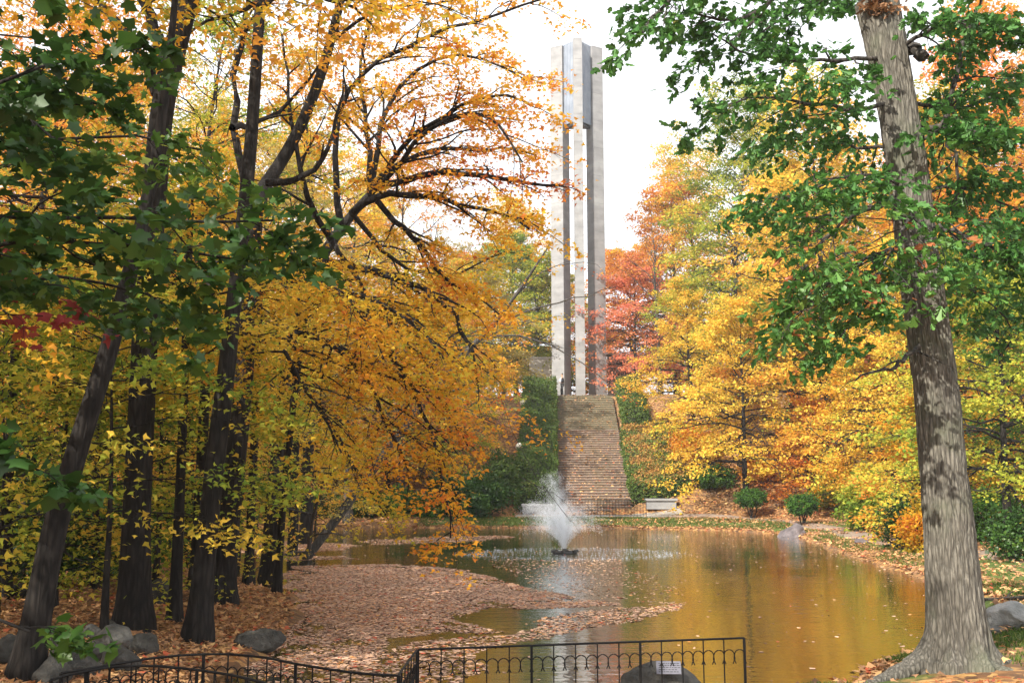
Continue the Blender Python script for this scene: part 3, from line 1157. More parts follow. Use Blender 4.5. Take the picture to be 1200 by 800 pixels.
iron_fence('far black iron fence curving round the left bank with hoop tops', [p_[:2] for p_ in curw], zt - GZ0, 0.2, True, 5, GZ0, 'black hoop fences along the near shore')
cur = [(320, 803), (304, 798), (270, 790), (236, 785), (200, 781), (173, 779), (130, 781), (88, 788), (60, 796)]
curw = [on_z(px, py, zt) for px, py in cur]
iron_fence('nearer black iron fence curving inside the first at the left', [p_[:2] for p_ in curw], zt - GZ0, 0.2, True, 5, GZ0, 'black hoop fences along the near shore')


# ------------------------------------------------------------------ rocks
def ico(sub=3):
    import bmesh
    bm = bmesh.new()
    bmesh.ops.create_icosphere(bm, subdivisions=sub, radius=1.0)
    v = np.array([p_.co[:] for p_ in bm.verts])
    f = np.array([[q_.index for q_ in p_.verts] for p_ in bm.faces])
    bm.free()
    return v, f


ICO = ico(4)


def rock(label, pos, size, mat, seed, rz=0.0, group=None, facets=9, cut=(0.62, 0.92), sink=0.3, name='rock', tiltx=0.0):
    rng = np.random.default_rng(seed)
    v = ICO[0].copy()
    for _ in range(facets):
        nn = norm(rng.normal(0, 1, 3) + np.array([0, 0, 0.35]))
        dd = rng.uniform(*cut)
        over = np.maximum(v @ nn - dd, 0)
        v -= over[:, None] * nn * 0.93
    for s_, a_ in ((2.1, 0.06), (4.7, 0.03), (10, 0.013)):
        k = rng.normal(0, 1, (3, 3)) * s_
        v *= (1 + a_ * np.sum(np.sin(v @ k + rng.uniform(0, 6, 3)), -1))[:, None]
    v *= np.array(size) / 2
    if tiltx:
        c, s__ = math.cos(tiltx), math.sin(tiltx)
        v = v @ np.array([[c, 0, -s__], [0, 1, 0], [s__, 0, c]]).T
    v[:, 2] += size[2] / 2 - sink * size[2]
    o = mobj(name, np_mesh(name, v, [ICO[1]]), MATS[mat], None, pos, (0, 0, rz))
    return tag(o, label, 'rock', group)


p_ = gnd(926, 634)
import bmesh
bm = bmesh.new()
for c_ in ((-.72, -.3, -.1), (-.68, .3, -.05), (-.5, -.4, .16), (-.3, .38, .34), (.2, -.34, .60), (.36, .26, .70), (.52, -.22, .52), (.60, .22, .42), (.68, -.3, -.1), (.70, .3, -.1), (.05, -.5, -.1), (-.1, .5, -.1), (.3, -.48, .1)):
    bm.verts.new(c_)
bmesh.ops.convex_hull(bm, input=bm.verts)
bmesh.ops.triangulate(bm, faces=bm.faces)
bmesh.ops.subdivide_edges(bm, edges=bm.edges, cuts=4, use_grid_fill=True)
for v_ in bm.verts:
    q_ = v_.co
    k_ = 0.035 * math.sin(q_.x * 9 + 3 * math.sin(q_.z * 8)) + 0.03 * math.sin(q_.y * 11 + q_.z * 13) + 0.015 * math.sin(q_.x * 27 + q_.y * 23)
    v_.co = q_ * (1 + k_)
me = bpy.data.meshes.new('rock')
bm.to_mesh(me)
bm.free()
tag(mobj('rock', me, MATS['rock_purple'], None, p_ + np.array([0.05, 0.1, 0.0]), (0, 0, 0.1)), 'purple grey boulder with a slanted flat top on the far right shore', 'rock')
p_ = gnd(1010, 637)
rock('small dark rock lying among leaves on the right bank', p_, (0.55, 0.4, 0.26), 'rock_purple', 22, 0.5, sink=0.2)
p_ = gnd(1188, 735)
rock('pale smooth rock at the right edge beside the big trunk', p_, (0.85, 0.8, 0.5), 'rock_pale', 23, 0.2, sink=0.25)
p_ = gnd(1163, 742)
rock('low mossy grey stone just right of the big trunk', p_, (0.5, 0.4, 0.2), 'rock_grey', 24, 0.2, sink=0.3)
pl_ = at(775, 776, 10.3)
PR = rock('rounded dark boulder carrying a metal plaque behind the fence', (pl_[0], 10.42, pl_[2] - 0.60), (0.84, 0.66, 0.72), 'rock_dark', 25, 0, facets=5, cut=(0.78, 0.95), sink=0.11, name='boulder')
plq = thing('plaque', 'small pale metal plaque with lines of text on the dark boulder', 'plaque', at(783.5, 782, 10.12))
plq.rotation_euler = (R(-28), 0, R(-3))
MB().box((0, 0, 0), (0.235, 0.02, 0.125)).build('plate', MATS['plaque_metal'], plq, bevel=0.003)
tm = MB()
rr = random.Random(4)
for r_ in range(5):
    x_ = -0.095
    while x_ < 0.085:
        wd = rr.uniform(0.01, 0.03)
        tm.box((x_ + wd / 2, -0.0105, 0.04 - r_ * 0.02), (wd, 0.003, 0.007))
        x_ += wd + 0.008
tm.build('lettering', MATS['dark_metal'], plq)

left_rocks = [
    (135, 762, .44, .36, .36, 'rock_grey', 'rounded tan grey boulder, largest of the heap above the curved fence'),
    (165, 765, .40, .32, .24, 'rock_dark', 'long dark stone right of the tan boulder'),
    (106, 746, .25, .22, .17, 'rock_grey', 'small grey stone behind the tan boulder'),
    (22, 700, .36, .30, .26, 'rock_dark', 'grey stone among leaves left of the leaning trunk'),
    (187, 706, .62, .45, .42, 'rock_dark', 'big dark slanted rock between two trunks'),
    (306, 758, .62, .45, .26, 'rock_dark', 'flat dark rock at the edge of the floating leaves'),
    (112, 772, .42, .34, .22, 'rock_dark', 'dark stone wedged under the tan boulder'),
    (75, 775, .36, .3, .24, 'rock_dark', 'dark rounded stone right of the leaning trunk foot'),
    (142, 783, .50, .38, .26, 'rock_dark', 'broad dark stone just above the curved fence rail'),
    (60, 755, .32, .28, .24, 'rock_dark', 'upright dark stone close to the leaning trunk'),
    (90, 790, .5, .4, .3, 'rock_dark', 'black stone behind the left end of the curved fence'),
    (12, 775, .45, .4, .3, 'rock_dark', 'dark stone at the bottom left corner'),
    (60, 798, .55, .4, .3, 'rock_dark', 'lowest dark stone at the left fence end'),
    (128, 737, .30, .22, .14, 'rock_grey', 'flat grey stone half covered by leaves'),
    (60, 704, .2, .2, .16, 'rock_grey', 'pale little stone behind the leaning trunk')]
for k, (px, py, sx, sy, sz, mt, lab) in enumerate(left_rocks):
    p_ = gnd(px, py)
    rock(lab, p_, (sx, sy, sz * 1.25), mt, 40 + k, k * 0.7, 'stones on the left bank', sink=0.25, facets=6, cut=(0.7, 0.95))

# fallen stick on the right bank
p0, p1 = gnd(1148, 708), gnd(1215, 706)
st = Wood()
P = np.linspace(p0, p1, 7)
P[:, 2] = np.maximum(P[:, 2], 0) + 0.07 + np.array([0, .02, .015, .03, .02, .03, .02])
st.add(P[None], np.linspace(0.03, 0.045, 7)[None], 7)
b_ = P[3] + np.array([[0, 0, 0], [0.12, 0.1, 0.09], [0.3, 0.22, 0.13]])
st.add(b_[None], np.array([[0.02, 0.014, 0.006]]), 5)
tag(mobj('fallen_branch', st.mesh('fallen_branch'), MATS['bark_grey']), 'bare grey branch lying on the ground right of the big trunk', 'branch')

# ------------------------------------------------------------------ fountain
fo = thing('fountain', 'white water jet fountain spraying from a dark float in the pond', 'fountain', (FOUNT[0], FOUNT[1], 0))
th = np.linspace(0, 2 * PI, 25)
MB().tube([(0.36 * math.cos(t), 0.36 * math.sin(t), 0.02) for t in th], 0.05, 8).build('float_ring', MATS['dark_metal'], fo, smooth_shade=True)
MB().tube([(0, 0, -0.1), (0, 0, 0.1), (0, 0, 0.16)], [0.1, 0.09, 0.05], 10).build('nozzle', MATS['dark_metal'], fo)
for k in range(6):
    t = k * PI / 3 + 0.3
    MB().box((0, 0, 0), (0.16, 0.1, 0.09), taper=0.8).build('lamp_box', MATS['dark_metal'], fo, bevel=0.01, loc=(0.4 * math.cos(t), 0.4 * math.sin(t), 0.075), rot=(0, 0, t))
rg = np.random.default_rng(9)
N = 85000
g = 9.8
jets = 210
ja = rg.uniform(0, 2 * PI, jets)
jh = np.concatenate([rg.uniform(0.7, 1.6, jets - 34), rg.uniform(1.5, 2.6, 34)])
jr = np.concatenate([rg.uniform(0.05, 1.0, jets - 34) ** 0.8 * 1.6, rg.uniform(0.02, 0.75, 34)])
jj = rg.integers(0, jets, N)
u = rg.uniform(0, 1, N) ** 0.85 * 1.45           # 1 = apex
u = np.where(rg.uniform(0, 1, N) < 0.6, np.minimum(u, rg.uniform(0.3, 1.1, N)), u)
z = jh[jj] * (2 * u - u * u)
r_ = jr[jj] * u * 0.75
jit = 0.012 + 0.05 * u
C = np.stack([np.cos(ja[jj]) * r_, np.sin(ja[jj]) * r_, z + 0.08], -1) + rg.normal(0, 1, (N, 3)) * jit[:, None]
C[:, 0] -= 0.13 * C[:, 2]
ok = C[:, 2] > 0.02
C, uu, jx = C[ok], u[ok], jj[ok]
N = len(C)
vel = norm(np.stack([np.cos(ja[jx]) * jr[jx], np.sin(ja[jx]) * jr[jx], jh[jx] * 2.2 * (1 - uu)], -1) + rg.normal(0, 0.15, (N, 3)))
sz = rg.uniform(0.002, 0.0052, N) * (1.0 + 0.3 * (uu > 1))
A3 = norm(np.cross(vel, rg.normal(0, 1, (N, 3))))
B3 = np.cross(vel, A3)
tet = np.stack([C + vel * sz[:, None] * 3.0, C + A3 * sz[:, None], C + (-0.5 * A3 + 0.87 * B3) * sz[:, None], C + (-0.5 * A3 - 0.87 * B3) * sz[:, None]], 1)
tf = (np.arange(N) * 4)[:, None, None] + np.array([(0, 1, 2), (0, 2, 3), (0, 3, 1), (1, 3, 2)])[None]
tag(mobj('spray', np_mesh('spray', tet.reshape(-1, 3), [tf.reshape(-1, 3)]), MATS['water_spray'], fo), kind='stuff')
# churned ring where the drops fall, sky reflection painted as pale flecks
N = 1100
an = rg.uniform(0, 2 * PI, N)
rd = np.where(rg.uniform(0, 1, N) < 0.55, rg.normal(2.9, 0.28, N), 3.1 * rg.uniform(0, 1, N) ** 0.6)
cx, cy = rd * np.cos(an) * 1.12 + 0.25, rd * np.sin(an) * 0.92
sx = rg.uniform(0.005, 0.017, N)
k6 = np.arange(6) * PI / 3
hx = np.stack([cx[:, None] + sx[:, None] * np.cos(k6) * 1.8, cy[:, None] + sx[:, None] * np.sin(k6), np.full((N, 6), 0.007)], -1)
cpt = np.stack([cx, cy, np.full(N, 0.012)], -1)[:, None]
V = np.concatenate([cpt, hx], 1)
T = np.array([(0, 1 + i, 1 + (i + 1) % 6) for i in range(6)])
tag(mobj('ripple_glint', np_mesh('ripple_glint', V.reshape(-1, 3), [((np.arange(N) * 7)[:, None, None] + T[None]).reshape(-1, 3)]), MATS['ripple_glint'], fo), kind='stuff')


# ------------------------------------------------------------------ visitor on the top step
def skin_body(name, joints, edges, radii, mat, parent, sub=2):
    me = bpy.data.meshes.new(name)
    me.from_pydata(joints, edges, [])
    o = mobj(name, me, None, parent)
    me.materials.append(mat)
    sk = o.modifiers.new('skin', 'SKIN')
    sk.use_smooth_shade = True
    for i, r in enumerate(radii):
        rx, ry = (r, r) if np.isscalar(r) else r
        me.skin_vertices[0].data[i].radius = (rx, ry)
    me.skin_vertices[0].data[0].use_root = True
    ss = o.modifiers.new('subdivision', 'SUBSURF')
    ss.levels = sub
    ss.render_levels = sub
    return o


py_ = 78.5
px_ = at(659, 460, py_)[0]
pe = thing('person', 'person in black jacket and dark trousers holding a pale blue sheet at the stair top', 'person', (px_, py_, tz(px_, py_)))
# facing -x
J = [(0, 0, 0.96), (0, 0, 1.2), (-0.01, 0, 1.42), (-0.015, 0, 1.52), (-0.03, 0, 1.62), (-0.03, 0, 1.72),
     (0, -0.10, 0.9), (-0.02, -0.10, 0.5), (0.03, -0.11, 0.08), (-0.12, -0.11, 0.04),
     (0, 0.10, 0.9), (-0.08, 0.10, 0.5), (-0.06, 0.11, 0.08), (-0.21, 0.11, 0.04),
     (0, -0.19, 1.4), (0.04, -0.23, 1.13), (-0.17, -0.18, 1.08), (-0.25, -0.14, 1.1),
     (0, 0.19, 1.4), (0.03, 0.23, 1.13), (-0.18, 0.16, 1.08), (-0.26, 0.12, 1.1)]
Ed = [(0, 1), (1, 2), (2, 3), (3, 4), (4, 5), (0, 6), (6, 7), (7, 8), (8, 9), (0, 10), (10, 11), (11, 12), (12, 13), (2, 14), (14, 15), (15, 16), (16, 17), (2, 18), (18, 19), (19, 20), (20, 21)]
Rd = [.12, .115, .12, .055, .09, .075, .085, .055, .04, .035, .085, .055, .04, .035, .055, .045, .033, .03, .055, .045, .033, .03]
skin_body('body', J, Ed, Rd, MATS['skin'], pe)
jk = [0, 1, 2, 14, 15, 16, 18, 19, 20]
mp = {j: i for i, j in enumerate(jk)}
skin_body('jacket', [tuple(np.array(J[j]) + np.array([0.015, 0, 0])) for j in jk], [(mp[a_], mp[b_]) for a_, b_ in Ed if a_ in mp and b_ in mp], [.15, .145, .15, .08, .065, .05, .08, .065, .05], MATS['cloth_black'], pe)
tr = [0, 6, 7, 8, 10, 11, 12]
mp = {j: i for i, j in enumerate(tr)}
skin_body('trousers', [J[j] for j in tr], [(mp[a_], mp[b_]) for a_, b_ in Ed if a_ in mp and b_ in mp], [.135, .105, .08, .065, .105, .08, .065], MATS['cloth_trousers'], pe)
skin_body('shirt', [(-0.12, 0, 1.0), (-0.13, 0, 1.2), (-0.11, 0, 1.42)], [(0, 1), (1, 2)], [(.07, .1), (.07, .1), (.06, .08)], MATS['cloth_pale_blue'], pe)
skin_body('hair', [(0.0, 0, 1.66), (-0.005, 0, 1.735), (-0.05, 0, 1.765)], [(0, 1), (1, 2)], [.088, .088, .06], MATS['hair_black'], pe)
for sy, sx in ((-0.11, 0.03), (0.11, -0.06)):
    skin_body('shoe', [(sx + 0.03, sy, 0.04), (sx - 0.08, sy, 0.04), (sx - 0.2, sy, 0.03)], [(0, 1), (1, 2)], [.045, .05, .035], MATS['cloth_black'], pe)
pp = thing('paper', 'pale blue folded sheet held by the person at the stair top', 'paper', (px_ - 0.33, py_, tz(px_, py_) + 1.17), 0)
MB().box((0, -0.07, 0), (0.012, 0.15, 0.24), rz=0.25).build('leaf', MATS['cloth_pale_blue'], pp)
MB().box((0, 0.07, 0), (0.012, 0.15, 0.24), rz=-0.25).build('leaf', MATS['cloth_pale_blue'], pp)

# ------------------------------------------------------------------ the trees whose limbs one can follow
def smooth_path(P, K):
    P = np.array(P, float)
    s_ = np.concatenate([[0], np.cumsum(np.linalg.norm(np.diff(P, axis=0), axis=1))])
    u = np.linspace(0, s_[-1], K)
    Q = np.stack([np.interp(u, s_, P[:, i]) for i in range(3)], -1)
    for _ in range(2):
        Q[1:-1] = (Q[:-2] + 2 * Q[1:-1] + Q[2:]) / 4
    return Q


def hero(name, label, seed, path, widths, limbs, mat, bark, templ, size, D0=None, group=None, flare=0.5, sides=16, fl_h=0.35, ridge=0.05, base=None, K=34, tj=0.14, spread=0.14, tilt=0.5, extra=None, cat='tree'):
    """path: [(px, py[, D])], first point on the ground; limbs: dicts with pts (px, py, D), w = px width at the start"""
    rng = np.random.default_rng(seed)
    if base is None:
        b0 = gnd(*path[0][:2]) if D0 is None else at(path[0][0], path[0][1], D0)
    else:
        b0 = np.array(base, float)
    D = b0[1]
    T = [b0] + [at(p[0], p[1], p[2] if len(p) > 2 else D) for p in path[1:]]
    Rr_ = [0.5 * w_ * (t[1] / F_PX) for w_, t in zip(widths, T)]
    T = np.array(T) - b0
    o = thing(name, label, cat, b0, 0, group)
    W, A = Wood(), Acc()
    v, q, TP, TR = rough_trunk(rng, T, Rr_, sides=sides, K=K, flare=flare, fl_h=fl_h, ridge=ridge)
    W.v.append(v)
    W.q.append(q)
    W.n = len(v)
    for L in limbs:
        P = np.array([at(p[0], p[1], p[2] if len(p) > 2 else D) for p in L['pts']]) - b0
        K1 = max(8, 2 * len(P))
        P1 = smooth_path(P, K1)
        P1[1:-1] += rng.normal(0, 0.012, P1[1:-1].shape) * np.linalg.norm(P1[-1] - P1[0]) ** 0.5
        r0 = 0.5 * L.get('w', 6) * (P[0][1] + b0[1]) / F_PX
        R1 = r0 * np.linspace(1, L.get('tp', 0.25), K1)
        W.add(P1[None], R1[None], 9 if r0 > 0.03 else 6)
        ns = L.get('ns', 10)
        if ns == 0:
            continue
        P2, R2 = children(rng, P1[None], R1[None], ns, L.get('t0', 0.2), L.get('rel', 0.4), L.get('ang', 0.85), L.get('up', 0.1), L.get('droop', 0.2), 6, 0.05, L.get('tap', 0.5))
        W.add(P2, np.minimum(R2, 0.03), 4)
        nt = L.get('nt', 5)
        P3, R3 = children(rng, P2, R2, nt, 0.2, 0.55, 0.8, 0.05, L.get('droop', 0.2), 4)
        W.add(P3, np.minimum(R3, 0.006), 3)
        k = L.get('k', 6)
        if k == 0:
            continue
        C, tg = along(P3, np.broadcast_to(np.array([0.35, 0.7, 1.0])[None], (len(P3), 3)))
        C, tg = C.reshape(-1, 3), tg.reshape(-1, 3)
        lo = np.repeat(rng.normal(0, 0.1, ns), nt * 3)
        A.add(*leaves(rng, C, k, L.get('spread', spread), L.get('size', size), templ, L.get('bias', 0.5) - 0.1 + lo, tilt=tilt, tj=tj, outdir=tg, flat=L.get('flat', 0.5)))
    if extra:
        extra(rng, W, A, TP, TR, b0)
    mobj('trunk', W.mesh('trunk'), MATS[bark], o)
    if A.n:
        mobj('crown', A.mesh('crown'), MATS[mat], o)
    return o


def crown_above(base, cr, nl, ns, nt, k, size, templ, bias, el=(0.1, 1.1), droop=0.2, spread=0.16):
    """crown on the part of a trunk above `base` metres"""
    def f(rng, W, A, TP, TR, b0):
        hh = TP[-1, 2]
        tl = np.clip((np.arange(nl) + rng.uniform(0, 1, nl)) / nl, 0, 0.98)
        zz = base + tl * (hh - base)
        st_ = np.stack([np.interp(zz, TP[:, 2], TP[:, i]) for i in range(3)], -1)
        rl = np.interp(zz, TP[:, 2], TR)
        az = np.arange(nl) * 2.39996 + rng.uniform(-0.5, 0.5, nl)
        e = el[0] + (el[1] - el[0]) * tl ** 1.3 + rng.normal(0, 0.1, nl)
        L = cr * np.interp(tl, [0, 0.35, 1], (0.7, 1, 0.4)) * rng.uniform(0.75, 1.2, nl)
        d = np.stack([np.cos(az) * np.cos(e), np.sin(az) * np.cos(e), np.sin(e)], -1)
        P1 = curves(rng, st_, d, L, droop, 8, 0.05)
        R1 = np.maximum(rl * 0.5, 0.012)[:, None] * np.linspace(1, 0.2, 8)[None]
        W.add(P1, R1, 6)
        P2, R2 = children(rng, P1, R1, ns, 0.22, 0.55, 0.85, 0.12, 0.2, 5)
        W.add(P2, R2, 4)
        P3, R3 = children(rng, P2, R2, nt, 0.25, 0.6, 0.8, 0.05, 0.25, 4)
        W.add(P3, np.minimum(R3, 0.007), 3)
        C, tg = along(P3, np.broadcast_to(np.array([0.45, 0.95])[None], (len(P3), 2)))
        C, tg = C.reshape(-1, 3), tg.reshape(-1, 3)
        lo = np.repeat(rng.normal(0, 0.14, nl), ns * nt * 2)
        A.add(*leaves(rng, C, k, spread, size, templ, bias + lo, tj=0.14, outdir=tg))
    return f


leaf_mat('leaf_maple', [(0.0, (0.36, 0.38, 0.05)), (0.3, (0.72, 0.48, 0.05)), (0.55, (0.78, 0.40, 0.04)), (0.8, (0.70, 0.24, 0.04)), (1.0, (0.50, 0.12, 0.04))], 0.52)

# --- the big grey oak on the right
OAK_D = gnd(1120, 778)[1]
opath = [(1121, 781), (1122, 735), (1116, 670), (1110, 600), (1103, 530), (1098, 460), (1083, 350), (1072, 275), (1062, 190), (1047, 100), (1036, 40), (1028, 5)]
owid = [62, 59, 55, 52, 49, 48, 45, 43, 45, 45, 48, 50]
ob = gnd(1121, 781)
oak = thing('oak_tree', 'big grey barked oak with green leaves standing at the right on the pond bank', 'tree', ob)
rng = np.random.default_rng(77)
T = np.array([ob] + [at(px, py, ob[1] - 0.0) for px, py in opath[1:]]) - ob
rr_ = 0.5 * np.array(owid) * ob[1] / F_PX
KO, SO = 460, 200
s_ = np.concatenate([[0], np.cumsum(np.linalg.norm(np.diff(T, axis=0), axis=1))])
u = np.linspace(0, 1, KO) ** 1.15 * s_[-1]
P = np.stack([np.interp(u, s_, T[:, i]) for i in range(3)], -1)
for _ in range(30):
    P[1:-1] = (P[:-2] + 2 * P[1:-1] + P[2:]) / 4
r = np.interp(u, s_, rr_)
for _ in range(30):
    r[1:-1] = (r[:-2] + 2 * r[1:-1] + r[2:]) / 4
th = np.arange(SO) * 2 * PI / SO
UU, TH = np.meshgrid(u, th, indexing='ij')
# root flare: ridges swelling into buttresses, the strongest towards the left
lobes = np.zeros_like(TH)
for a0, wd, am in ((PI, 0.42, 1.35), (PI * 1.33, 0.3, 0.7), (PI * 1.62, 0.32, 0.9), (0.0, 0.42, 1.3), (0.9, 0.4, 0.9), (2.2, 0.4, 1.0)):
    dd = np.angle(np.exp(1j * (TH - a0)))
    lobes += am * np.exp(-(dd / wd) ** 2)
fl = 1 + np.exp(-UU / 0.15) * (0.22 + 0.75 * lobes) + 0.13 * np.exp(-UU / 0.42) * lobes + 0.04 * np.exp(-UU / 0.5)
# a long fold down the right side
fold = np.exp(-(np.angle(np.exp(1j * (TH - 1.8 * PI - 0.05 * np.sin(UU * 2)))) / 0.10) ** 2) * smooth(3.2, 1.2, UU) * -0.16
# bark plates: warped vertical ridges that break and merge
ph1 = 0.9 * np.sin(UU * 2.3 + 3 * np.sin(TH * 3)) + 0.6 * np.sin(UU * 5.1 + 2.2 * np.sin(TH * 5 + 1)) + 0.3 * np.sin(UU * 11 + TH * 7)
rg1 = np.abs(np.sin(TH * 10 + ph1)) ** 0.7
ph2 = 1.1 * np.sin(UU * 3.7 + 2.6 * np.sin(TH * 4 + 2)) + 0.5 * np.sin(UU * 8.3 + TH * 6)
rg2 = np.abs(np.sin(TH * 15 - ph2)) ** 0.8
brk = np.abs(np.sin(UU * 13 + 4 * np.sin(TH * 9 + UU * 1.7) + 2.5 * np.sin(TH * 21))) ** 0.35
fine = rng.normal(0, 1, TH.shape)
fine[1:-1] = (fine[:-2] + fine[1:-1] + fine[2:]) / 3
bark = (rg1 * 0.6 + rg2 * 0.4) * (0.65 + 0.35 * brk)
upper = smooth(5.0, 6.2, UU)
rad = r[:, None] * fl * (1 + fold + 0.02 * np.sin(UU * 1.7 + 2 * np.sin(TH))) + (0.042 - 0.012 * upper) * (bark - 0.5) + 0.0016 * fine
V = P[:, None, :].repeat(SO, 1)
V[..., 0] += rad * np.cos(TH)
V[..., 1] += rad * np.sin(TH)
V[0, :, 2] -= 0.4
V[1:8, :, 2] -= 0.12
I_ = np.arange(KO * SO).reshape(KO, SO)
a_, b_ = I_[:-1], I_[1:]
q = np.stack([a_, np.roll(a_, -1, 1), np.roll(b_, -1, 1), b_], -1).reshape(-1, 4)
mobj('trunk', np_mesh('trunk', V.reshape(-1, 3), [q], None, True), MATS['bark_oak'], oak)
# roots running out over the bank
for pts, r0 in (([(-0.34, 0.0, 0.06), (-0.55, -0.08, 0.0), (-0.82, -0.2, -0.04), (-1.15, -0.36, -0.08), (-1.5, -0.5, -0.12)], 0.12), ([(0.22, -0.24, 0.03), (0.42, -0.5, -0.04), (0.62, -0.85, -0.10)], 0.09),
                ([(0.34, 0.05, 0.05), (0.62, 0.1, -0.02), (0.95, 0.12, -0.09)], 0.10)):
    Wd = Wood()
    P_ = smooth_path(pts, 12)
    P_[:, 2] += np.array([tz(*(P_[i, :2] + ob[:2])) - tz(*ob[:2]) for i in range(12)]) * np.linspace(0, 1, 12)
    Wd.add(P_[None], (r0 * np.linspace(1.15, 0.3, 12) * (1 + 0.08 * np.sin(np.arange(12) * 2.1)))[None], 12)
    mobj('root', Wd.mesh('root'), MATS['bark_oak'], oak)
D = ob[1]
olimbs = [
    dict(pts=[(1028, 12, D), (1010, -20, D), (985, -70, D - .3), (950, -120, D - .6)], w=30, tp=.5, ns=0),
    dict(pts=[(1034, 12, D), (1052, -30, D + .1), (1075, -80, D + .4)], w=32, tp=.5, ns=0),
    dict(pts=[(1066, 55, D), (1075, 60, D - .15), (1085, 68, D - .25)], w=16, tp=.7, ns=0),
    dict(pts=[(1040, 66, D), (990, 70, D - .4), (930, 72, D - .8), (870, 62, D - 1.1), (835, 40, D - 1.3)], w=6, ns=12, rel=.33, nt=4, k=5),
    dict(pts=[(985, -70, D - .3), (900, -60, D - 1), (800, -20, D - 1.6), (770, 14, D - 1.8), (752, 40, D - 1.9)], w=9, ns=12, rel=.2, nt=4, k=4, t0=.45),
    dict(pts=[(950, -120, D - .6), (930, -40, D - 1), (900, 10, D - 1.3), (850, 30, D - 1.5), (800, 12, D - 1.6)], w=8, ns=10, rel=.3, nt=4, k=4, t0=.3),
    dict(pts=[(1045, 120, D), (1000, 130, D - .5), (940, 120, D - .9), (880, 112, D - 1.2), (845, 125, D - 1.4)], w=6, ns=13, rel=.35, nt=4, k=5),
    dict(pts=[(1058, 170, D), (1010, 175, D + .5), (960, 165, D + .9), (900, 160, D + 1)], w=5, ns=11, rel=.4, nt=5, k=4),
    dict(pts=[(1064, 215, D), (1020, 205, D - .6), (965, 215, D - 1.2), (910, 235, D - 1.5)], w=5, ns=12, rel=.38, nt=5, k=4),
    dict(pts=[(1068, 240, D), (1040, 232, D - .7), (1000, 250, D - 1.2), (960, 285, D - 1.5), (930, 330, D - 1.6)], w=6, ns=13, rel=.40, nt=5, k=4, bias=.62),
    dict(pts=[(1074, 300, D), (1040, 290, D - .6), (1000, 310, D - 1), (960, 345, D - 1.2), (925, 375, D - 1.3)], w=6, ns=13, rel=.38, nt=5, k=4, bias=.66),
    dict(pts=[(1078, 330, D), (1045, 330, D - .5), (1010, 360, D - .8), (985, 395, D - 1)], w=5, ns=11, rel=.42, nt=5, k=4, bias=.6),
    dict(pts=[(1070, 250, D), (1066, 255, D - .5), (1045, 290, D - 1.1), (1035, 310, D - 1.4)], w=5, ns=9, rel=.7, nt=4, k=4, bias=.7),
    dict(pts=[(1088, 395, D), (1070, 415, D - .25), (1050, 427, D - .5), (1020, 440, D - .7), (1003, 445, D - .8)], w=7, ns=4, rel=.3, nt=2, k=0),
    dict(pts=[(1056, 130, D), (1085, 118, D + .2), (1120, 130, D + .4), (1165, 110, D + .5), (1210, 90, D + .6)], w=6, ns=13, rel=.38, nt=5, k=4),
    dict(pts=[(1064, 180, D), (1095, 150, D - .3), (1135, 150, D - .7), (1180, 165, D - 1)], w=5, ns=11, rel=.4, nt=5, k=4),
    dict(pts=[(1074, 150, D), (1105, 152, D + .1), (1125, 195, D + .15), (1124, 235, D + .2), (1110, 260, D + .2)], w=6, ns=8, rel=.5, nt=4, k=4),
    dict(pts=[(1076, 230, D), (1110, 215, D + .4), (1150, 225, D + .7), (1200, 250, D + .9)], w=5, ns=12, rel=.42, nt=5, k=4),
    dict(pts=[(1078, 270, D), (1112, 265, D - .4), (1155, 285, D - .7), (1195, 320, D - .8)], w=6, ns=12, rel=.42, nt=5, k=4),
    dict(pts=[(1084, 320, D), (1110, 325, D + .5), (1150, 345, D + .8), (1185, 385, D + 1)], w=5, ns=11, rel=.42, nt=5, k=4),
    dict(pts=[(1080, 150, D), (1100, 160, D), (1110, 140, D), (1130, 40, D), (1160, -20, D)], w=8, ns=12, rel=.36, nt=5, k=4),
    dict(pts=[(1050, 60, D), (1090, 30, D - .5), (1140, 20, D - .8), (1200, 35, D - 1)], w=6, ns=12, rel=.38, nt=5, k=4),
    dict(pts=[(1030, 0, D), (980, -10, D + .6), (930, 15, D + 1), (890, 40, D + 1.2)], w=6, ns=12, rel=.36, nt=5, k=4),
]
W_, A_c = Wood(), Acc()
for L in olimbs:
    Pp = np.array([at(*p) for p in L['pts']]) - ob
    K1 = max(10, 3 * len(Pp))
    P1 = smooth_path(Pp, K1)
    P1[1:-1] += rng.normal(0, 0.018, P1[1:-1].shape)
    r0 = 0.5 * L['w'] * D / F_PX
    R1 = r0 * np.linspace(1, L.get('tp', .3), K1)
    W_.add(P1[None], R1[None], 9)
    if not L['ns']:
        continue
    P2, R2 = children(rng, P1[None], R1[None], L['ns'], L.get('t0', .2), L['rel'], .95, .05, .25, 6, .06, .4)
    W_.add(P2, np.minimum(R2, .014), 5)
    P3, R3 = children(rng, P2, R2, L['nt'], .2, .6, .8, .05, .25, 4)
    W_.add(P3, np.minimum(R3, .005), 3)
    if not L['k']:
        continue
    C, tg = along(P3, np.broadcast_to(np.array([0.5, 1.0])[None], (len(P3), 2)))
    C, tg = C.reshape(-1, 3), tg.reshape(-1, 3)
    A_c.add(*leaves(rng, C, L['k'] + 1, .06, .116, LEAF_OAK, L.get('bias', .4) + rng.normal(0, .08, len(C)), tilt=.75, droop=.6, tj=.16, outdir=tg, flat=.7))
mobj('branches', W_.mesh('branches'), MATS['bark_grey'], oak)
mobj('crown', A_c.mesh('crown'), MATS['leaf_oak'], oak)
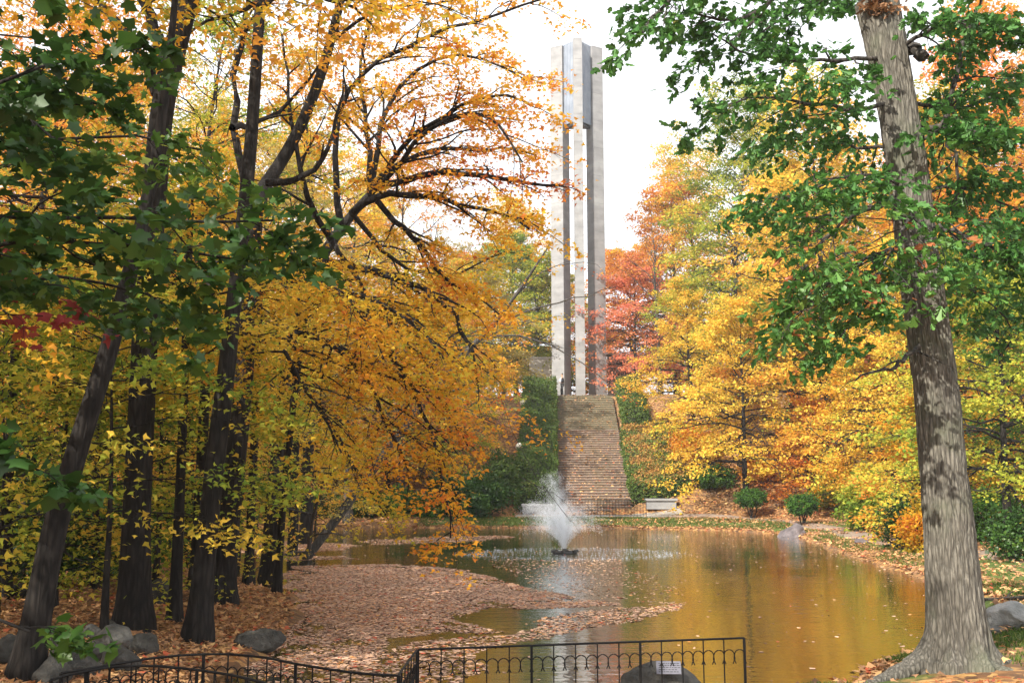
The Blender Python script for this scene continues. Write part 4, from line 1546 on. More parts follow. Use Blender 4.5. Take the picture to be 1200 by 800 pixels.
# burl of dead leaves in the fork
Cb = (at(1033, 8, D - .22) - ob)[None] + rng.normal(0, 1, (160, 3)) * np.array([.12, .05, .05])
v, f, t = leaves(rng, Cb, 1, .01, .1, LEAF_OAK, rng.uniform(0, .4, 160), tilt=1)
dl = mobj('dead_leaves', np_mesh('dead_leaves', v, [f], t), MATS['leaf_fallen'], oak)
dl['label'] = 'clump of dry brown leaves caught in the fork'

# --- the maple whose limbs reach over the pond (left centre)
hero('maple_tree', 'arching orange maple whose drooping limbs reach over the pond towards the tower', 101,
     [(316, 690), (322, 600), (333, 480), (346, 390), (364, 322), (389, 282), (412, 250), (434, 227)], [24, 22, 20, 17, 15, 15, 13, 11],
     [
         dict(pts=[(434, 227, 19.4), (467, 176, 19), (501, 148, 18.5), (545, 121, 18), (575, 108, 17.5), (612, 118, 17)], w=8, ns=16, rel=.38, k=7, bias=.72),
         dict(pts=[(436, 222, 19.4), (467, 189, 20), (511, 172, 20.4), (562, 175, 20.6), (605, 170, 20.8), (628, 182, 21)], w=8, ns=15, rel=.36, k=7, bias=.72),
         dict(pts=[(434, 222, 19.4), (484, 207, 19), (545, 201, 18.4), (589, 209, 18), (620, 216, 17.6), (660, 218, 17.4)], w=10, ns=16, rel=.27, k=3, bias=.86),
         dict(pts=[(412, 250, 19.4), (434, 226, 19), (484, 229, 18.3), (535, 236, 18), (585, 248, 17.5), (620, 268, 17.2)], w=10, ns=15, rel=.4, k=8, bias=.6),
         dict(pts=[(400, 265, 19.4), (390, 180, 20), (401, 98, 20.3), (434, 84, 20), (481, 47, 19.5), (542, 27, 19), (602, 13, 18.4), (645, -4, 18)], w=9, ns=16, rel=.24, k=7, bias=.62, t0=.35),
         dict(pts=[(434, 227, 19.4), (445, 150, 20), (470, 90, 20.5), (520, 60, 20.5), (580, 66, 20), (618, 95, 20)], w=8, ns=16, rel=.34, k=8, bias=.66),
         dict(pts=[(434, 227, 19.4), (430, 150, 20.5), (420, 100, 21), (425, 40, 21), (450, -20, 21)], w=8, ns=14, rel=.4, k=8, bias=.6),
         dict(pts=[(434, 227, 19.4), (455, 215, 18.7), (500, 150, 17.6), (560, 120, 17), (590, 150, 16.5), (612, 190, 16.2)], w=7, ns=14, rel=.34, k=4, bias=.75),
         dict(pts=[(375, 300, 19.4), (400, 314, 19), (434, 317, 18.5), (484, 331, 18), (511, 348, 17.6), (540, 372, 17.2), (558, 410, 17), (560, 450, 17)], w=10, ns=17, rel=.25, k=6, bias=.5),
         dict(pts=[(434, 227, 19.4), (450, 245, 19.3), (481, 273, 19), (505, 300, 19), (516, 332, 18.8), (548, 336, 18.5), (565, 352, 18.2), (585, 368, 18)], w=8, ns=15, rel=.26, k=8, bias=.6),
         dict(pts=[(362, 325, 19.4), (400, 350, 19), (430, 378, 18.3), (460, 405, 18), (474, 439, 17.7), (498, 486, 17.5), (511, 520, 17.3), (520, 575, 17.2), (528, 630, 17.2)], w=8, ns=20, rel=.27, k=8, bias=.66),
         dict(pts=[(346, 390, 19.4), (390, 400, 18.5), (430, 440, 17.6), (460, 500, 17), (480, 555, 16.8)], w=8, ns=17, rel=.38, k=6, bias=.5),
         dict(pts=[(346, 385, 19.4), (420, 420, 20), (500, 450, 20.5), (525, 480, 20.8), (548, 522, 21)], w=8, ns=18, rel=.2, k=6, bias=.75),
         dict(pts=[(350, 370, 19.4), (380, 350, 18), (430, 340, 17), (480, 370, 16.2), (520, 420, 15.8)], w=8, ns=17, rel=.4, k=6, bias=.48),
         dict(pts=[(360, 330, 19.4), (330, 330, 18), (300, 345, 17), (270, 370, 16.4), (240, 410, 16)], w=8, ns=16, rel=.4, k=5, bias=.5),
         dict(pts=[(346, 390, 19.4), (330, 400, 17.5), (340, 430, 16.5), (370, 470, 15.9), (400, 530, 15.6)], w=7, ns=16, rel=.4, k=5, bias=.45),
         dict(pts=[(340, 430, 19.4), (370, 470, 19.6), (400, 520, 19.8), (430, 570, 20), (450, 600, 20)], w=7, ns=14, rel=.4, k=6, bias=.35),
         dict(pts=[(389, 282, 19.4), (360, 240, 18.6), (350, 200, 18), (340, 120, 18.6), (330, 40, 19.4)], w=8, ns=9, rel=.3, k=4, bias=.5),
         dict(pts=[(364, 322, 19.4), (350, 300, 20.6), (330, 290, 21.5), (290, 300, 22), (250, 330, 22)], w=7, ns=14, rel=.4, k=5, bias=.55),
         dict(pts=[(412, 250, 19.4), (440, 290, 20.5), (480, 320, 21.5), (530, 330, 22), (570, 300, 22.3), (600, 292, 22.3)], w=7, ns=15, rel=.34, k=5, bias=.4),
         dict(pts=[(389, 282, 19.4), (420, 330, 18.3), (450, 370, 17.4), (475, 398, 16.8), (515, 440, 16.4)], w=7, ns=16, rel=.32, k=6, bias=.55),
     ], 'leaf_maple', 'bark_dark', LEAF_MID, .088, spread=.11)

# --- forked maple standing behind the green boughs
hero('maple_tree', 'dark forked maple with two tall upright stems left of the arching maple', 102,
     [(258, 706), (268, 600), (282, 480), (293, 350), (300, 240)], [30, 27, 24, 20, 18],
     [
         dict(pts=[(300, 245, 16.3), (285, 207), (269, 165), (272, 110), (282, 50), (290, 0), (296, -80)], w=14, tp=.4, ns=7, rel=.2, k=3, t0=.66, bias=.45),
         dict(pts=[(300, 243, 16.3), (313, 212), (343, 175), (370, 112), (386, 50), (402, -15), (416, -90)], w=21, tp=.45, ns=7, rel=.2, k=3, t0=.7, bias=.6),
         dict(pts=[(272, 150, 16.3), (310, 145), (345, 118), (376, 80), (392, 40)], w=9, ns=5, rel=.3, k=3, bias=.6),
         dict(pts=[(282, 50, 16.3), (300, 15, 16.4), (318, -10, 16.5)], w=4, ns=4, rel=.3, k=3),
         dict(pts=[(312, 214, 16.3), (345, 214, 16.2), (368, 203, 16.1), (388, 176, 16), (396, 120, 16), (402, 95, 16)], w=9, ns=4, rel=.3, k=3, bias=.6),
         dict(pts=[(300, 260, 16.3), (260, 250, 15.5), (220, 270, 15), (180, 300, 14.7)], w=5, ns=9, rel=.3, k=4, bias=.4),
         dict(pts=[(300, 300, 16.3), (340, 310, 15.4), (390, 330, 15), (430, 370, 14.8), (450, 420, 14.8)], w=5, ns=14, rel=.4, k=7, bias=.55),
         dict(pts=[(290, 380, 16.3), (270, 390, 15.3), (230, 420, 14.8), (200, 460, 14.6)], w=4, ns=12, rel=.42, k=6, bias=.35),
         dict(pts=[(388, 50, 16.3), (405, 28, 16.2), (440, 12, 16), (490, 6, 15.8), (540, 0, 15.6)], w=5, ns=7, rel=.25, k=3, bias=.6),
     ], 'leaf_maple', 'bark_dark', LEAF_MID, .086, spread=.11)

# --- leaning slender tree
hero('leaning_tree', 'slender grey tree leaning far to the right over the water', 103,
     [(331, 689), (400, 600), (472, 502), (543, 414), (576, 384), (600, 352), (616, 330), (645, 285)], [13, 13, 12, 10, 8, 5, 4, 2],
     [
         dict(pts=[(576, 384), (600, 368), (640, 357), (690, 346), (722, 336)], w=3, ns=5, rel=.2, nt=2, k=0),
         dict(pts=[(560, 396), (600, 390), (645, 402), (690, 428), (735, 470)], w=2.5, ns=5, rel=.2, nt=2, k=2, bias=.9),
         dict(pts=[(600, 352), (630, 320), (660, 305), (700, 310)], w=2, ns=5, rel=.25, nt=3, k=1, bias=.9),
         dict(pts=[(543, 414), (575, 430, 20.6), (595, 480, 20.2), (607, 540, 20), (622, 582, 19.8), (645, 607, 19.6), (669, 611, 19.5)], w=1.2, ns=6, rel=.16, nt=2, k=0),
         dict(pts=[(612, 560, 20), (640, 573, 19.8), (664, 587, 19.7), (672, 603, 19.7)], w=1.0, ns=3, rel=.2, nt=2, k=0),
         dict(pts=[(543, 414), (520, 380, 22), (500, 350, 22.4), (470, 330, 22.6)], w=3, ns=9, rel=.4, k=5, bias=.4),
         dict(pts=[(500, 466), (530, 470, 22.5), (560, 488, 23), (580, 496, 23.2)], w=3, ns=9, rel=.4, k=5, bias=.8),
         dict(pts=[(360, 652), (368, 600, 21.5), (380, 560, 21.5)], w=6, ns=4, rel=.3, k=3, bias=.3),
     ], 'leaf_maple', 'bark_grey', LEAF_MID, .10, spread=.12, flare=.2)

# --- trunks of the left bank
near = [
    # label, path, widths, bark, leaf, (crown base, radius, bias)
    ('dark thick trunk leaning right in the bottom left corner', [(28, 795), (62, 625), (92, 520), (126, 415), (158, 300), (182, 190), (200, 60), (215, -120)], [33, 28, 25, 22, 18, 13, 9, 5], 'bark_dark', 'leaf_gold', (7.6, 3.2, .35)),
    ('thin straight dark sapling trunk right of the leaning corner trunk', [(112, 690), (113, 560), (118, 440), (122, 330)], [9, 8, 7, 5], 'bark_dark', 'leaf_yellow', (3.4, 1.8, .4)),
    ('thick dark trunk with a high fork, nearest of the upright left trunks', [(156, 738), (161, 600), (166, 470), (178, 260), (190, 120), (207, 45), (228, -20), (245, -140), (255, -300)], [37, 31, 30, 29, 27, 28, 24, 18, 10], 'bark_dark', 'leaf_gold', (9.4, 4.0, .6)),
    ('slim dark trunk between the thick fork and the twin grey trunks', [(204, 728), (209, 620), (214, 500), (218, 380), (224, 240)], [14, 12, 10, 9, 7], 'bark_dark', 'leaf_yellow', (4.0, 2.2, .4)),
    ('dim trunk in shadow just behind the left one of the twin grey trunks', [(229, 690), (233, 600), (238, 500), (244, 380), (252, 230)], [15, 13, 12, 10, 8], 'bark_dark', 'leaf_gold', (5, 2.4, .5)),
    ('grey straight trunk, left and front one of the twin grey trunks', [(231, 750), (244, 620), (257, 500), (266, 430), (282, 290), (296, 150), (304, 20), (312, -180)], [27, 23, 22, 20, 17, 15, 13, 7], 'bark_dark', 'leaf_gold', (8.8, 3.4, .6)),
    ('thin pale trunk standing behind and between the grey twins and the water', [(291, 684), (294, 600), (298, 510), (302, 400), (306, 300)], [11, 10, 9, 8, 6], 'bark_dark', 'leaf_yellow', (4.5, 2.0, .4)),
    ('very thin sapling stem beside the water at the left bank', [(273, 686), (274, 620), (276, 540), (280, 440)], [4, 4, 3, 2], 'bark_dark', 'leaf_yellow', (3.0, 1.4, .4)),
    ('slim dark trunk far back between the corner trunk and the thick fork', [(86, 668), (90, 560), (96, 430), (104, 300)], [11, 10, 9, 6], 'bark_dark', 'leaf_yellow', (5, 2.0, .4)),
    ('thin black trunk just right of the thick forked trunk, further back', [(189, 655), (191, 560), (195, 430), (202, 300)], [10, 9, 8, 6], 'bark_dark', 'leaf_gold', (5, 2.0, .4)),
    ('thin black trunk in the dim gap left of the twin trunks', [(143, 650), (141, 540), (140, 420), (143, 300)], [9, 8, 7, 5], 'bark_dark', 'leaf_yellow', (5, 2.0, .4)),
    ('slim trunk at the left edge behind the stones', [(6, 700), (10, 580), (16, 440), (24, 300)], [13, 12, 10, 8], 'bark_dark', 'leaf_gold', (5, 2.2, .4)),
    ('thin dark trunk close right of the twin trunks by the water', [(276, 668), (282, 580), (288, 470), (296, 350)], [9, 8, 7, 5], 'bark_dark', 'leaf_yellow', (5, 1.8, .4)),
    ('thin dark trunk clinging to the right side of the arching maple foot', [(324, 694), (331, 600), (341, 500), (350, 430), (362, 350)], [9, 8, 7, 6, 4], 'bark_dark', 'leaf_yellow', (4.2, 1.8, .5)),
]
for k, (lab, path, wid, bk, mt, (cb, cr, bi)) in enumerate(near):
    nlb = 16 if cr > 2.5 else 11
    lim = []
    if k == 2:
        lim = [dict(pts=[(184, 110), (172, 72), (155, 47), (125, 14), (104, -14)], w=15, tp=.5, ns=0),
               dict(pts=[(190, 70), (184, 45), (181, 22), (166, -4), (150, -40)], w=17, tp=.5, ns=0),
               dict(pts=[(200, 62), (214, 42), (218, 10), (222, -40)], w=12, tp=.6, ns=0)]
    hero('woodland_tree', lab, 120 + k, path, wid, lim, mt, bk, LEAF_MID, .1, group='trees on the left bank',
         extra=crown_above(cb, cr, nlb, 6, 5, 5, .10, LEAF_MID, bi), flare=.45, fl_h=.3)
# --- green maple entering from the left edge, nearest of all
gm_base = np.array([-6.6, 5.6, tz(-6.6, 5.6) - .05])


def world_px(p):
    return at(*p)


rng = np.random.default_rng(150)
gmt = thing('green_maple', 'dark green big leaved maple whose boughs hang in from the left edge', 'tree', gm_base)
W_, A_c = Wood(), Acc()
v, q, TP, TR = rough_trunk(rng, np.array([(0, 0, 0), (0.1, 0, 2), (0.2, .1, 4), (0.1, .2, 6.5), (.2, .1, 9)]), [.26, .22, .19, .14, .06], 14)
W_.v.append(v)
W_.q.append(q)
W_.n = len(v)
glimbs = [
    dict(z=2.2, pts=[(-40, 290, 6.3), (60, 275, 6.3), (150, 285, 6.4), (230, 300, 6.6), (285, 305, 6.9)], ns=13, rel=.28, bias=.5),
    dict(z=2.6, pts=[(-30, 250, 6.1), (70, 248, 6.1), (160, 258, 6.2), (250, 262, 6.5), (320, 258, 6.8)], ns=13, rel=.25, bias=.35),
    dict(z=3.4, pts=[(-40, 120, 6.3), (40, 75, 6.4), (90, 60, 6.6), (125, 72, 6.9)], ns=11, rel=.27, bias=.25),
    dict(z=3.2, pts=[(-30, 140, 6.8), (50, 115, 6.9), (105, 118, 7.2), (150, 126, 7.5)], ns=11, rel=.28, bias=.5),
    dict(z=3.0, pts=[(-30, 100, 5.8), (30, 120, 5.9), (60, 155, 6), (70, 170, 6)], ns=10, rel=.3, bias=.2),
    dict(z=2.0, pts=[(-20, 330, 7), (90, 325, 7.3), (170, 335, 7.5), (215, 370, 7.6)], ns=11, rel=.28, bias=.5),
    dict(z=3.0, pts=[(20, 165, 8), (120, 160, 8.4), (200, 165, 8.8), (255, 180, 9)], ns=12, rel=.3, bias=.7, size=.095),
    dict(z=1.2, pts=[(-60, 500, 5.4), (-10, 520, 5.4), (30, 545, 5.5)], ns=6, rel=.22, bias=.3),
    dict(z=0.9, pts=[(-60, 690, 5.2), (0, 722, 5.2), (35, 740, 5.3)], ns=5, rel=.22, bias=.5),
    dict(z=4.5, pts=[(-160, 60, 6), (-120, -60, 7), (-60, -130, 8)], ns=14, rel=.5, bias=.4),
    dict(z=5.5, pts=[(-400, 0, 5), (-420, -150, 4.5), (-400, -300, 4)], ns=14, rel=.5, bias=.4),
    dict(z=5.5, pts=[(-300, -100, 4), (-200, -350, 3.5), (-100, -600, 3)], ns=14, rel=.5, bias=.4),
]
for L in glimbs:
    s0 = np.array([np.interp(L['z'], TP[:, 2], TP[:, i]) for i in range(3)])
    Pp = np.array([s0] + [at(*p) - gm_base for p in L['pts']])
    P1 = smooth_path(Pp, 16)
    P1[1:-1] += rng.normal(0, .012, P1[1:-1].shape)
    R1 = np.linspace(.03, .008, 16)
    W_.add(P1[None], R1[None], 7)
    P2, R2 = children(rng, P1[None], R1[None], L['ns'], .45, L['rel'] * .66, .9, .0, .2, 6, .05, .3)
    W_.add(P2, np.minimum(R2, .009), 5)
    P3, R3 = children(rng, P2, R2, 5, .2, .55, .8, .0, .25, 4)
    W_.add(P3, np.minimum(R3, .004), 3)
    C, tg = along(P3, np.broadcast_to(np.array([0.5, 1.0])[None], (len(P3), 2)))
    C, tg = C.reshape(-1, 3), tg.reshape(-1, 3)
    A_c.add(*leaves(rng, C, 5, .06, L.get('size', .088), LEAF_MAPLE, L['bias'] + rng.normal(0, .08, len(C)), tilt=.6, droop=.5, tj=.16, outdir=tg))
mobj('trunk', W_.mesh('trunk'), MATS['bark_dark'], gmt)
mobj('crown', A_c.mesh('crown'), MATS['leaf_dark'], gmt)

# red maple sapling peeping in at the left edge
rb = np.array([-6.2, 8.0, tz(-6.2, 8.0) - .05])
rmt = thing('red_maple', 'crimson leaved maple sapling peeping in at the left edge', 'tree', rb)
W_, A_c = Wood(), Acc()
v, q, TP, TR = rough_trunk(rng, np.array([(0, 0, 0), (0.1, 0, 1.6), (0.1, .1, 3), (0.2, .1, 4.4)]), [.06, .05, .04, .02], 8)
W_.v.append(v)
W_.q.append(q)
W_.n = len(v)
for z0, pts in ((2.4, [(-60, 330, 7.9), (-10, 320, 7.8), (40, 330, 7.8), (90, 352, 7.9)]), (2.8, [(-60, 300, 7.9), (-20, 290, 7.9), (10, 295, 7.9)]), (2.2, [(-60, 370, 7.9), (-10, 365, 7.9), (50, 370, 8)]),
                (3.6, [(-120, 220, 8), (-80, 180, 8)]), (3.0, [(-200, 300, 8.3), (-230, 280, 8.6)])):
    s0 = np.array([np.interp(z0, TP[:, 2], TP[:, i]) for i in range(3)])
    P1 = smooth_path([s0] + [at(*p) - rb for p in pts], 12)
    R1 = np.linspace(.014, .004, 12)
    W_.add(P1[None], R1[None], 6)
    P2, R2 = children(rng, P1[None], R1[None], 10, .3, .3, .9, 0, .25, 5)
    W_.add(P2, np.minimum(R2, .005), 4)
    C, tg = along(P2, np.broadcast_to(np.array([0.3, .65, 1.0])[None], (len(P2), 3)))
    C, tg = C.reshape(-1, 3), tg.reshape(-1, 3)
    A_c.add(*leaves(rng, C, 4, .05, .09, LEAF_MAPLE, .5 + rng.normal(0, .2, len(C)), tilt=.6, droop=.8, outdir=tg))
mobj('trunk', W_.mesh('trunk'), MATS['bark_dark'], rmt)
mobj('crown', A_c.mesh('crown'), MATS['leaf_crimson'], rmt)

# ------------------------------------------------------------------ woods: shared shapes, each tree an object of its own
far = {
    'broad': grow(201, 13.5, .24, 2.4, 5.4, 52, 8, 3, 15, .15, LEAF_QUAD, .21, (.0, 1.2), .24, bare=.25, prof=(.85, 1, .45), twig=False),
    'round': grow(202, 11.0, .20, 2.2, 5.0, 48, 8, 3, 15, .15, LEAF_QUAD, .21, (.0, 1.2), .26, bare=.25, prof=(.9, 1, .5), twig=False),
    'tall': grow(203, 19.0, .27, 3.0, 4.8, 60, 8, 3, 13, .16, LEAF_QUAD, .23, (.1, 1.25), .2, prof=(.7, 1, .8), twig=False),
    'tall2': grow(204, 21.0, .28, 5.0, 5.2, 60, 8, 3, 13, .16, LEAF_QUAD, .25, (.15, 1.2), .15, prof=(.6, 1, .55), twig=False),
    'bare': grow(205, 15.0, .2, 3.0, 4.2, 34, 8, 3, 2, .14, LEAF_QUAD, .25, (.4, 1.3), .05, prof=(.7, 1, .5), twig=True, bare=.5),
    'low': grow(206, 6.0, .11, .5, 3.1, 30, 7, 3, 9, .15, LEAF_QUAD, .2, (0, 1.2), .25, prof=(.9, 1, .4), twig=False),
}
mid = {
    'maple': grow(211, 13.0, .17, 2.4, 4.6, 40, 8, 4, 9, .098, LEAF_MID, .13, (-.05, 1.15), .28, prof=(.8, 1, .4), bare=.25),
    'maple2': grow(212, 15.0, .19, 3.6, 4.6, 42, 8, 4, 9, .098, LEAF_MID, .13, (.05, 1.15), .24, prof=(.7, 1, .45), bare=.25),
    'under': grow(213, 6.2, .07, .9, 2.9, 26, 7, 4, 5, .105, LEAF_MID, .15, (-.05, .9), .2, prof=(1, 1, .5)),
    'young': grow(215, 4.6, .05, 1.5, 2.5, 22, 6, 4, 5, .098, LEAF_MID, .13, (-.1, .8), .15, prof=(1, 1, .5), sides=7),
    'sapling': grow(214, 4.2, .045, .5, 1.7, 20, 6, 4, 4, .095, LEAF_MID, .12, (0, 1.0), .2, prof=(1, 1, .5), sides=7),
}
# kind, px at base, distance, scale, leaf, bark, label
TREES = [
    # ---- right of the stairs
    ('round', 872, 58, .95, 'leaf_yellow', 'bark_dark', 'bright yellow maple spreading low over the slope right of the stairs'),
    ('broad', 812, 66, .80, 'leaf_yellow', 'bark_dark', 'golden yellow maple leaning out above the right hedge'),
    ('tall', 862, 74, 1.22, 'leaf_yellow_green', 'bark_grey', 'tall yellow green tree right of the tower, reaching highest against the sky'),
    ('broad', 930, 62, 1.0, 'leaf_yellow', 'bark_dark', 'yellow orange maple behind the two round bushes'),
    ('round', 745, 86, 1.05, 'leaf_red', 'bark_dark', 'coral red maple standing just right of the tower foot'),
    ('broad', 795, 94, 1.5, 'leaf_orange', 'bark_dark', 'big orange maple on the hilltop behind the coral one'),
    ('bare', 775, 82, 1.0, 'leaf_orange', 'bark_grey', 'nearly bare grey tree with fine twigs against the sky right of the tower'),
    ('tall', 925, 86, 1.05, 'leaf_yellow', 'bark_grey', 'tall pale yellow tree behind the yellow green one'),
    ('round', 1035, 50, .85, 'leaf_gold', 'bark_dark', 'orange gold maple overhanging the right bank path'),
    ('broad', 1085, 44, .85, 'leaf_yellow', 'bark_dark', 'yellow maple with low boughs left of the oak trunk'),
    ('tall', 1010, 66, .95, 'leaf_yellow', 'bark_dark', 'tall yellow tree seen behind the oak leaves'),
    ('tall2', 1090, 60, .85, 'leaf_orange', 'bark_dark', 'tall orange tree hidden behind the oak boughs'),
    ('broad', 1165, 46, 1.0, 'leaf_orange', 'bark_dark', 'orange maple at the far right behind the oak'),
    ('round', 1175, 30, .72, 'leaf_yellow_green', 'bark_dark', 'yellow green maple with thick dark trunk right of the oak'),
    ('round', 1240, 36, .9, 'leaf_green', 'bark_dark', 'green tree at the right edge beyond the path'),
    ('tall', 1250, 60, .9, 'leaf_gold', 'bark_dark', 'tall gold tree at the upper right edge'),
    ('tall2', 1150, 80, .95, 'leaf_yellow', 'bark_dark', 'tall yellow tree far behind the oak'),
    ('low', 945, 57, .9, 'leaf_orange', 'bark_dark', 'low orange tree behind the left round bush'),
    ('low', 1085, 36, .85, 'leaf_gold', 'bark_dark', 'low golden tree peeping out left of the oak trunk by the path'),
    ('tall2', 980, 104, 1.0, 'leaf_gold', 'bark_grey', 'distant gold tree on the hilltop at right'),
    ('broad', 880, 104, 1.0, 'leaf_orange', 'bark_grey', 'distant orange tree on the hilltop right of centre'),
    ('tall', 1060, 96, 1.0, 'leaf_yellow_green', 'bark_grey', 'distant yellow green tree above the right slope'),
    ('tall2', 1240, 96, 1.0, 'leaf_orange', 'bark_grey', 'distant orange tree at the far right skyline'),
    ('bare', 1180, 52, 1.1, 'leaf_orange', 'bark_grey', 'nearly bare tree with grey limbs at the upper right corner'),
    ('round', 960, 74, 1.0, 'leaf_yellow_green', 'bark_dark', 'yellow green maple midway up the right slope'),
    ('round', 1110, 54, .9, 'leaf_yellow_green', 'bark_dark', 'lime maple hidden behind the oak trunk'),
    ('tall2', 965, 58, 1.08, 'leaf_yellow', 'bark_dark', 'very tall yellow tree just left of the upper oak trunk'),
    ('tall2', 1120, 48, .95, 'leaf_gold', 'bark_dark', 'very tall golden tree filling the sky right of the oak'),
    ('tall2', 1200, 56, 1.1, 'leaf_orange', 'bark_dark', 'very tall orange tree at the upper right edge'),
    ('tall', 905, 96, 1.15, 'leaf_yellow', 'bark_grey', 'tall yellow tree high on the skyline right of centre'),
    ('tall', 822, 92, 1.2, 'leaf_yellow', 'bark_grey', 'yellow tree on the skyline between the red maple and the yellow green tree'),
    ('broad', 668, 101, 1.05, 'leaf_gold', 'bark_dark', 'gold maple seen through the gaps of the tower'),
    ('round', 742, 99, 1.45, 'leaf_orange', 'bark_dark', 'orange maple behind the right pier of the tower'),
    ('tall', 590, 97, 1.05, 'leaf_yellow', 'bark_grey', 'yellow tree on the hilltop left of the tower'),
    ('round', 630, 93, 1.2, 'leaf_yellow_green', 'bark_dark', 'small lime yellow maple behind the pale wall left of the tower'),
    ('round', 522, 78, .95, 'leaf_yellow', 'bark_dark', 'yellow maple on the slope left of the long hedge'),
    ('tall', 530, 96, .85, 'leaf_pale', 'bark_grey', 'pale thin tree on the skyline left of the tower'),
    # ---- left of the stairs and on the far left hill
    ('round', 512, 70, .9, 'leaf_gold', 'bark_dark', 'gold maple beside the left hedge below the tower wall'),
    ('broad', 605, 94, 1.15, 'leaf_yellow_green', 'bark_grey', 'lime yellow maple touching the left side of the tower'),
    ('broad', 560, 84, .95, 'leaf_pale', 'bark_grey', 'pale yellow tree on the hill left of the tower'),
    ('bare', 500, 82, 1.05, 'leaf_pale', 'bark_grey', 'grey half bare tree on the hill in the left centre'),
    ('bare', 455, 76, 1.05, 'leaf_pale', 'bark_grey', 'grey twiggy tree further left on the hill'),
    ('tall', 420, 86, .95, 'leaf_yellow', 'bark_grey', 'tall pale yellow tree behind the twiggy grey ones'),
    ('round', 520, 64, .85, 'leaf_yellow_green', 'bark_dark', 'yellow green maple on the slope behind the far left shore'),
    ('round', 455, 62, .95, 'leaf_gold', 'bark_dark', 'golden maple above the far left shore'),
    ('round', 385, 66, .9, 'leaf_red', 'bark_dark', 'small coral red maple glowing between left trunks'),
    ('broad', 340, 62, 1.0, 'leaf_yellow', 'bark_dark', 'yellow maple behind the far left shore'),
    ('broad', 260, 58, 1.05, 'leaf_yellow', 'bark_dark', 'yellow maple across the water at the left'),
    ('broad', 170, 54, 1.1, 'leaf_yellow_green', 'bark_dark', 'yellow green maple deep in the left wood'),
    ('broad', 60, 50, 1.1, 'leaf_green', 'bark_dark', 'green tree deep in the left wood near the edge'),
    ('tall', 330, 80, 1.1, 'leaf_gold', 'bark_grey', 'tall gold tree on the left hill skyline'),
    ('tall2', 230, 74, 1.1, 'leaf_yellow', 'bark_grey', 'tall yellow tree on the left hill'),
    ('tall2', 120, 70, 1.1, 'leaf_orange', 'bark_grey', 'tall orange tree on the left hill'),
    ('tall', 20, 62, 1.1, 'leaf_yellow', 'bark_grey', 'tall yellow tree at the left skyline edge'),
    ('tall', -90, 52, 1.1, 'leaf_gold', 'bark_grey', 'tall gold tree just beyond the left edge'),
]
MIDS = [
    ('maple2', 40, 24, 1.0, 'leaf_orange', 'bark_dark', 'orange maple filling the upper left corner'),
    ('maple', 130, 30, 1.05, 'leaf_gold', 'bark_dark', 'golden maple behind the thick forked trunk'),
    ('maple2', 225, 26, 1.0, 'leaf_yellow_green', 'bark_dark', 'yellow green maple behind the forked dark maple'),
    ('maple', 30, 33, 1.0, 'leaf_yellow_green', 'bark_dark', 'yellow green maple standing far back at the left edge'),
    ('maple2', 345, 34, 1.0, 'leaf_pale', 'bark_dark', 'tall pale olive yellow maple right of the forked stems'),
    ('maple2', -80, 19, .95, 'leaf_gold', 'bark_dark', 'gold maple leaning in beyond the left edge'),
    ('maple', 215, 40, 1.05, 'leaf_orange', 'bark_dark', 'orange maple further back in the left wood'),
    ('maple2', 300, 46, 1.35, 'leaf_gold', 'bark_dark', 'tall gold maple seen between the forked stems'),
    ('maple2', 165, 42, 1.35, 'leaf_yellow', 'bark_dark', 'tall yellow maple behind the thick fork at the upper left'),
    ('maple2', 95, 36, 1.2, 'leaf_orange', 'bark_dark', 'tall orange maple at the upper left'),
    ('maple2', 410, 56, 1.35, 'leaf_yellow', 'bark_grey', 'tall yellow maple across the water behind the arching limbs'),
    ('maple2', 360, 40, 1.4, 'leaf_gold', 'bark_dark', 'tall golden maple filling the sky between the forked stems and the arching limbs'),
    ('maple2', 470, 60, 1.5, 'leaf_orange', 'bark_grey', 'tall orange maple beyond the pond seen through the arching limbs'),
    ('under', 75, 16.5, .85, 'leaf_yellow_green', 'bark_dark', 'yellow green understorey maple behind the leaning corner trunk'),
    ('under', 190, 19, .85, 'leaf_yellow_green', 'bark_dark', 'lime understorey maple behind the thick forked trunk'),
    ('under', -10, 20, .95, 'leaf_green', 'bark_dark', 'dim green understorey maple at the left edge'),
    ('under', 245, 26, .95, 'leaf_yellow', 'bark_dark', 'bright yellow understorey maple near the left water'),
    ('under', 125, 25, 1.0, 'leaf_yellow', 'bark_dark', 'yellow understorey maple in the middle of the left wood'),
    ('under', 372, 50, 1.0, 'leaf_yellow', 'bark_dark', 'yellow bush maple on the far left shore'),
    ('sapling', 150, 21, 1.0, 'leaf_green', 'bark_dark', 'small green sapling in the shade of the left wood'),
    ('sapling', 60, 23, 1.1, 'leaf_green', 'bark_dark', 'green sapling further left in the shade'),
    ('sapling', 215, 30, 1.3, 'leaf_green', 'bark_dark', 'green sapling near the dark water at the left'),
    ('young', 10, 15, .9, 'leaf_yellow_green', 'bark_dark', 'yellow green sapling at the left edge above the stones'),
    ('young', 135, 13.8, 1.0, 'leaf_yellow_green', 'bark_dark', 'lime and yellow young maple spreading flat boughs before the left trunks'),
    ('maple2', -330, 11, 1.0, 'leaf_gold', 'bark_dark', 'gold maple shading the left bank from beyond the edge'),
]
rng = random.Random(8)
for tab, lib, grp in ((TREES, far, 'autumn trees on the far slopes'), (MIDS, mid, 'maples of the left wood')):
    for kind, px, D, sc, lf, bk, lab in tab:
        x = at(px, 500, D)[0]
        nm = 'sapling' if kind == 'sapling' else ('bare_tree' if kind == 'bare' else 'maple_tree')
        put_tree(nm, lab, lib[kind], x, D, lf, bk, sc, rng.uniform(0, 6.28), 'tree', grp, zs=sc * rng.uniform(.95, 1.08))
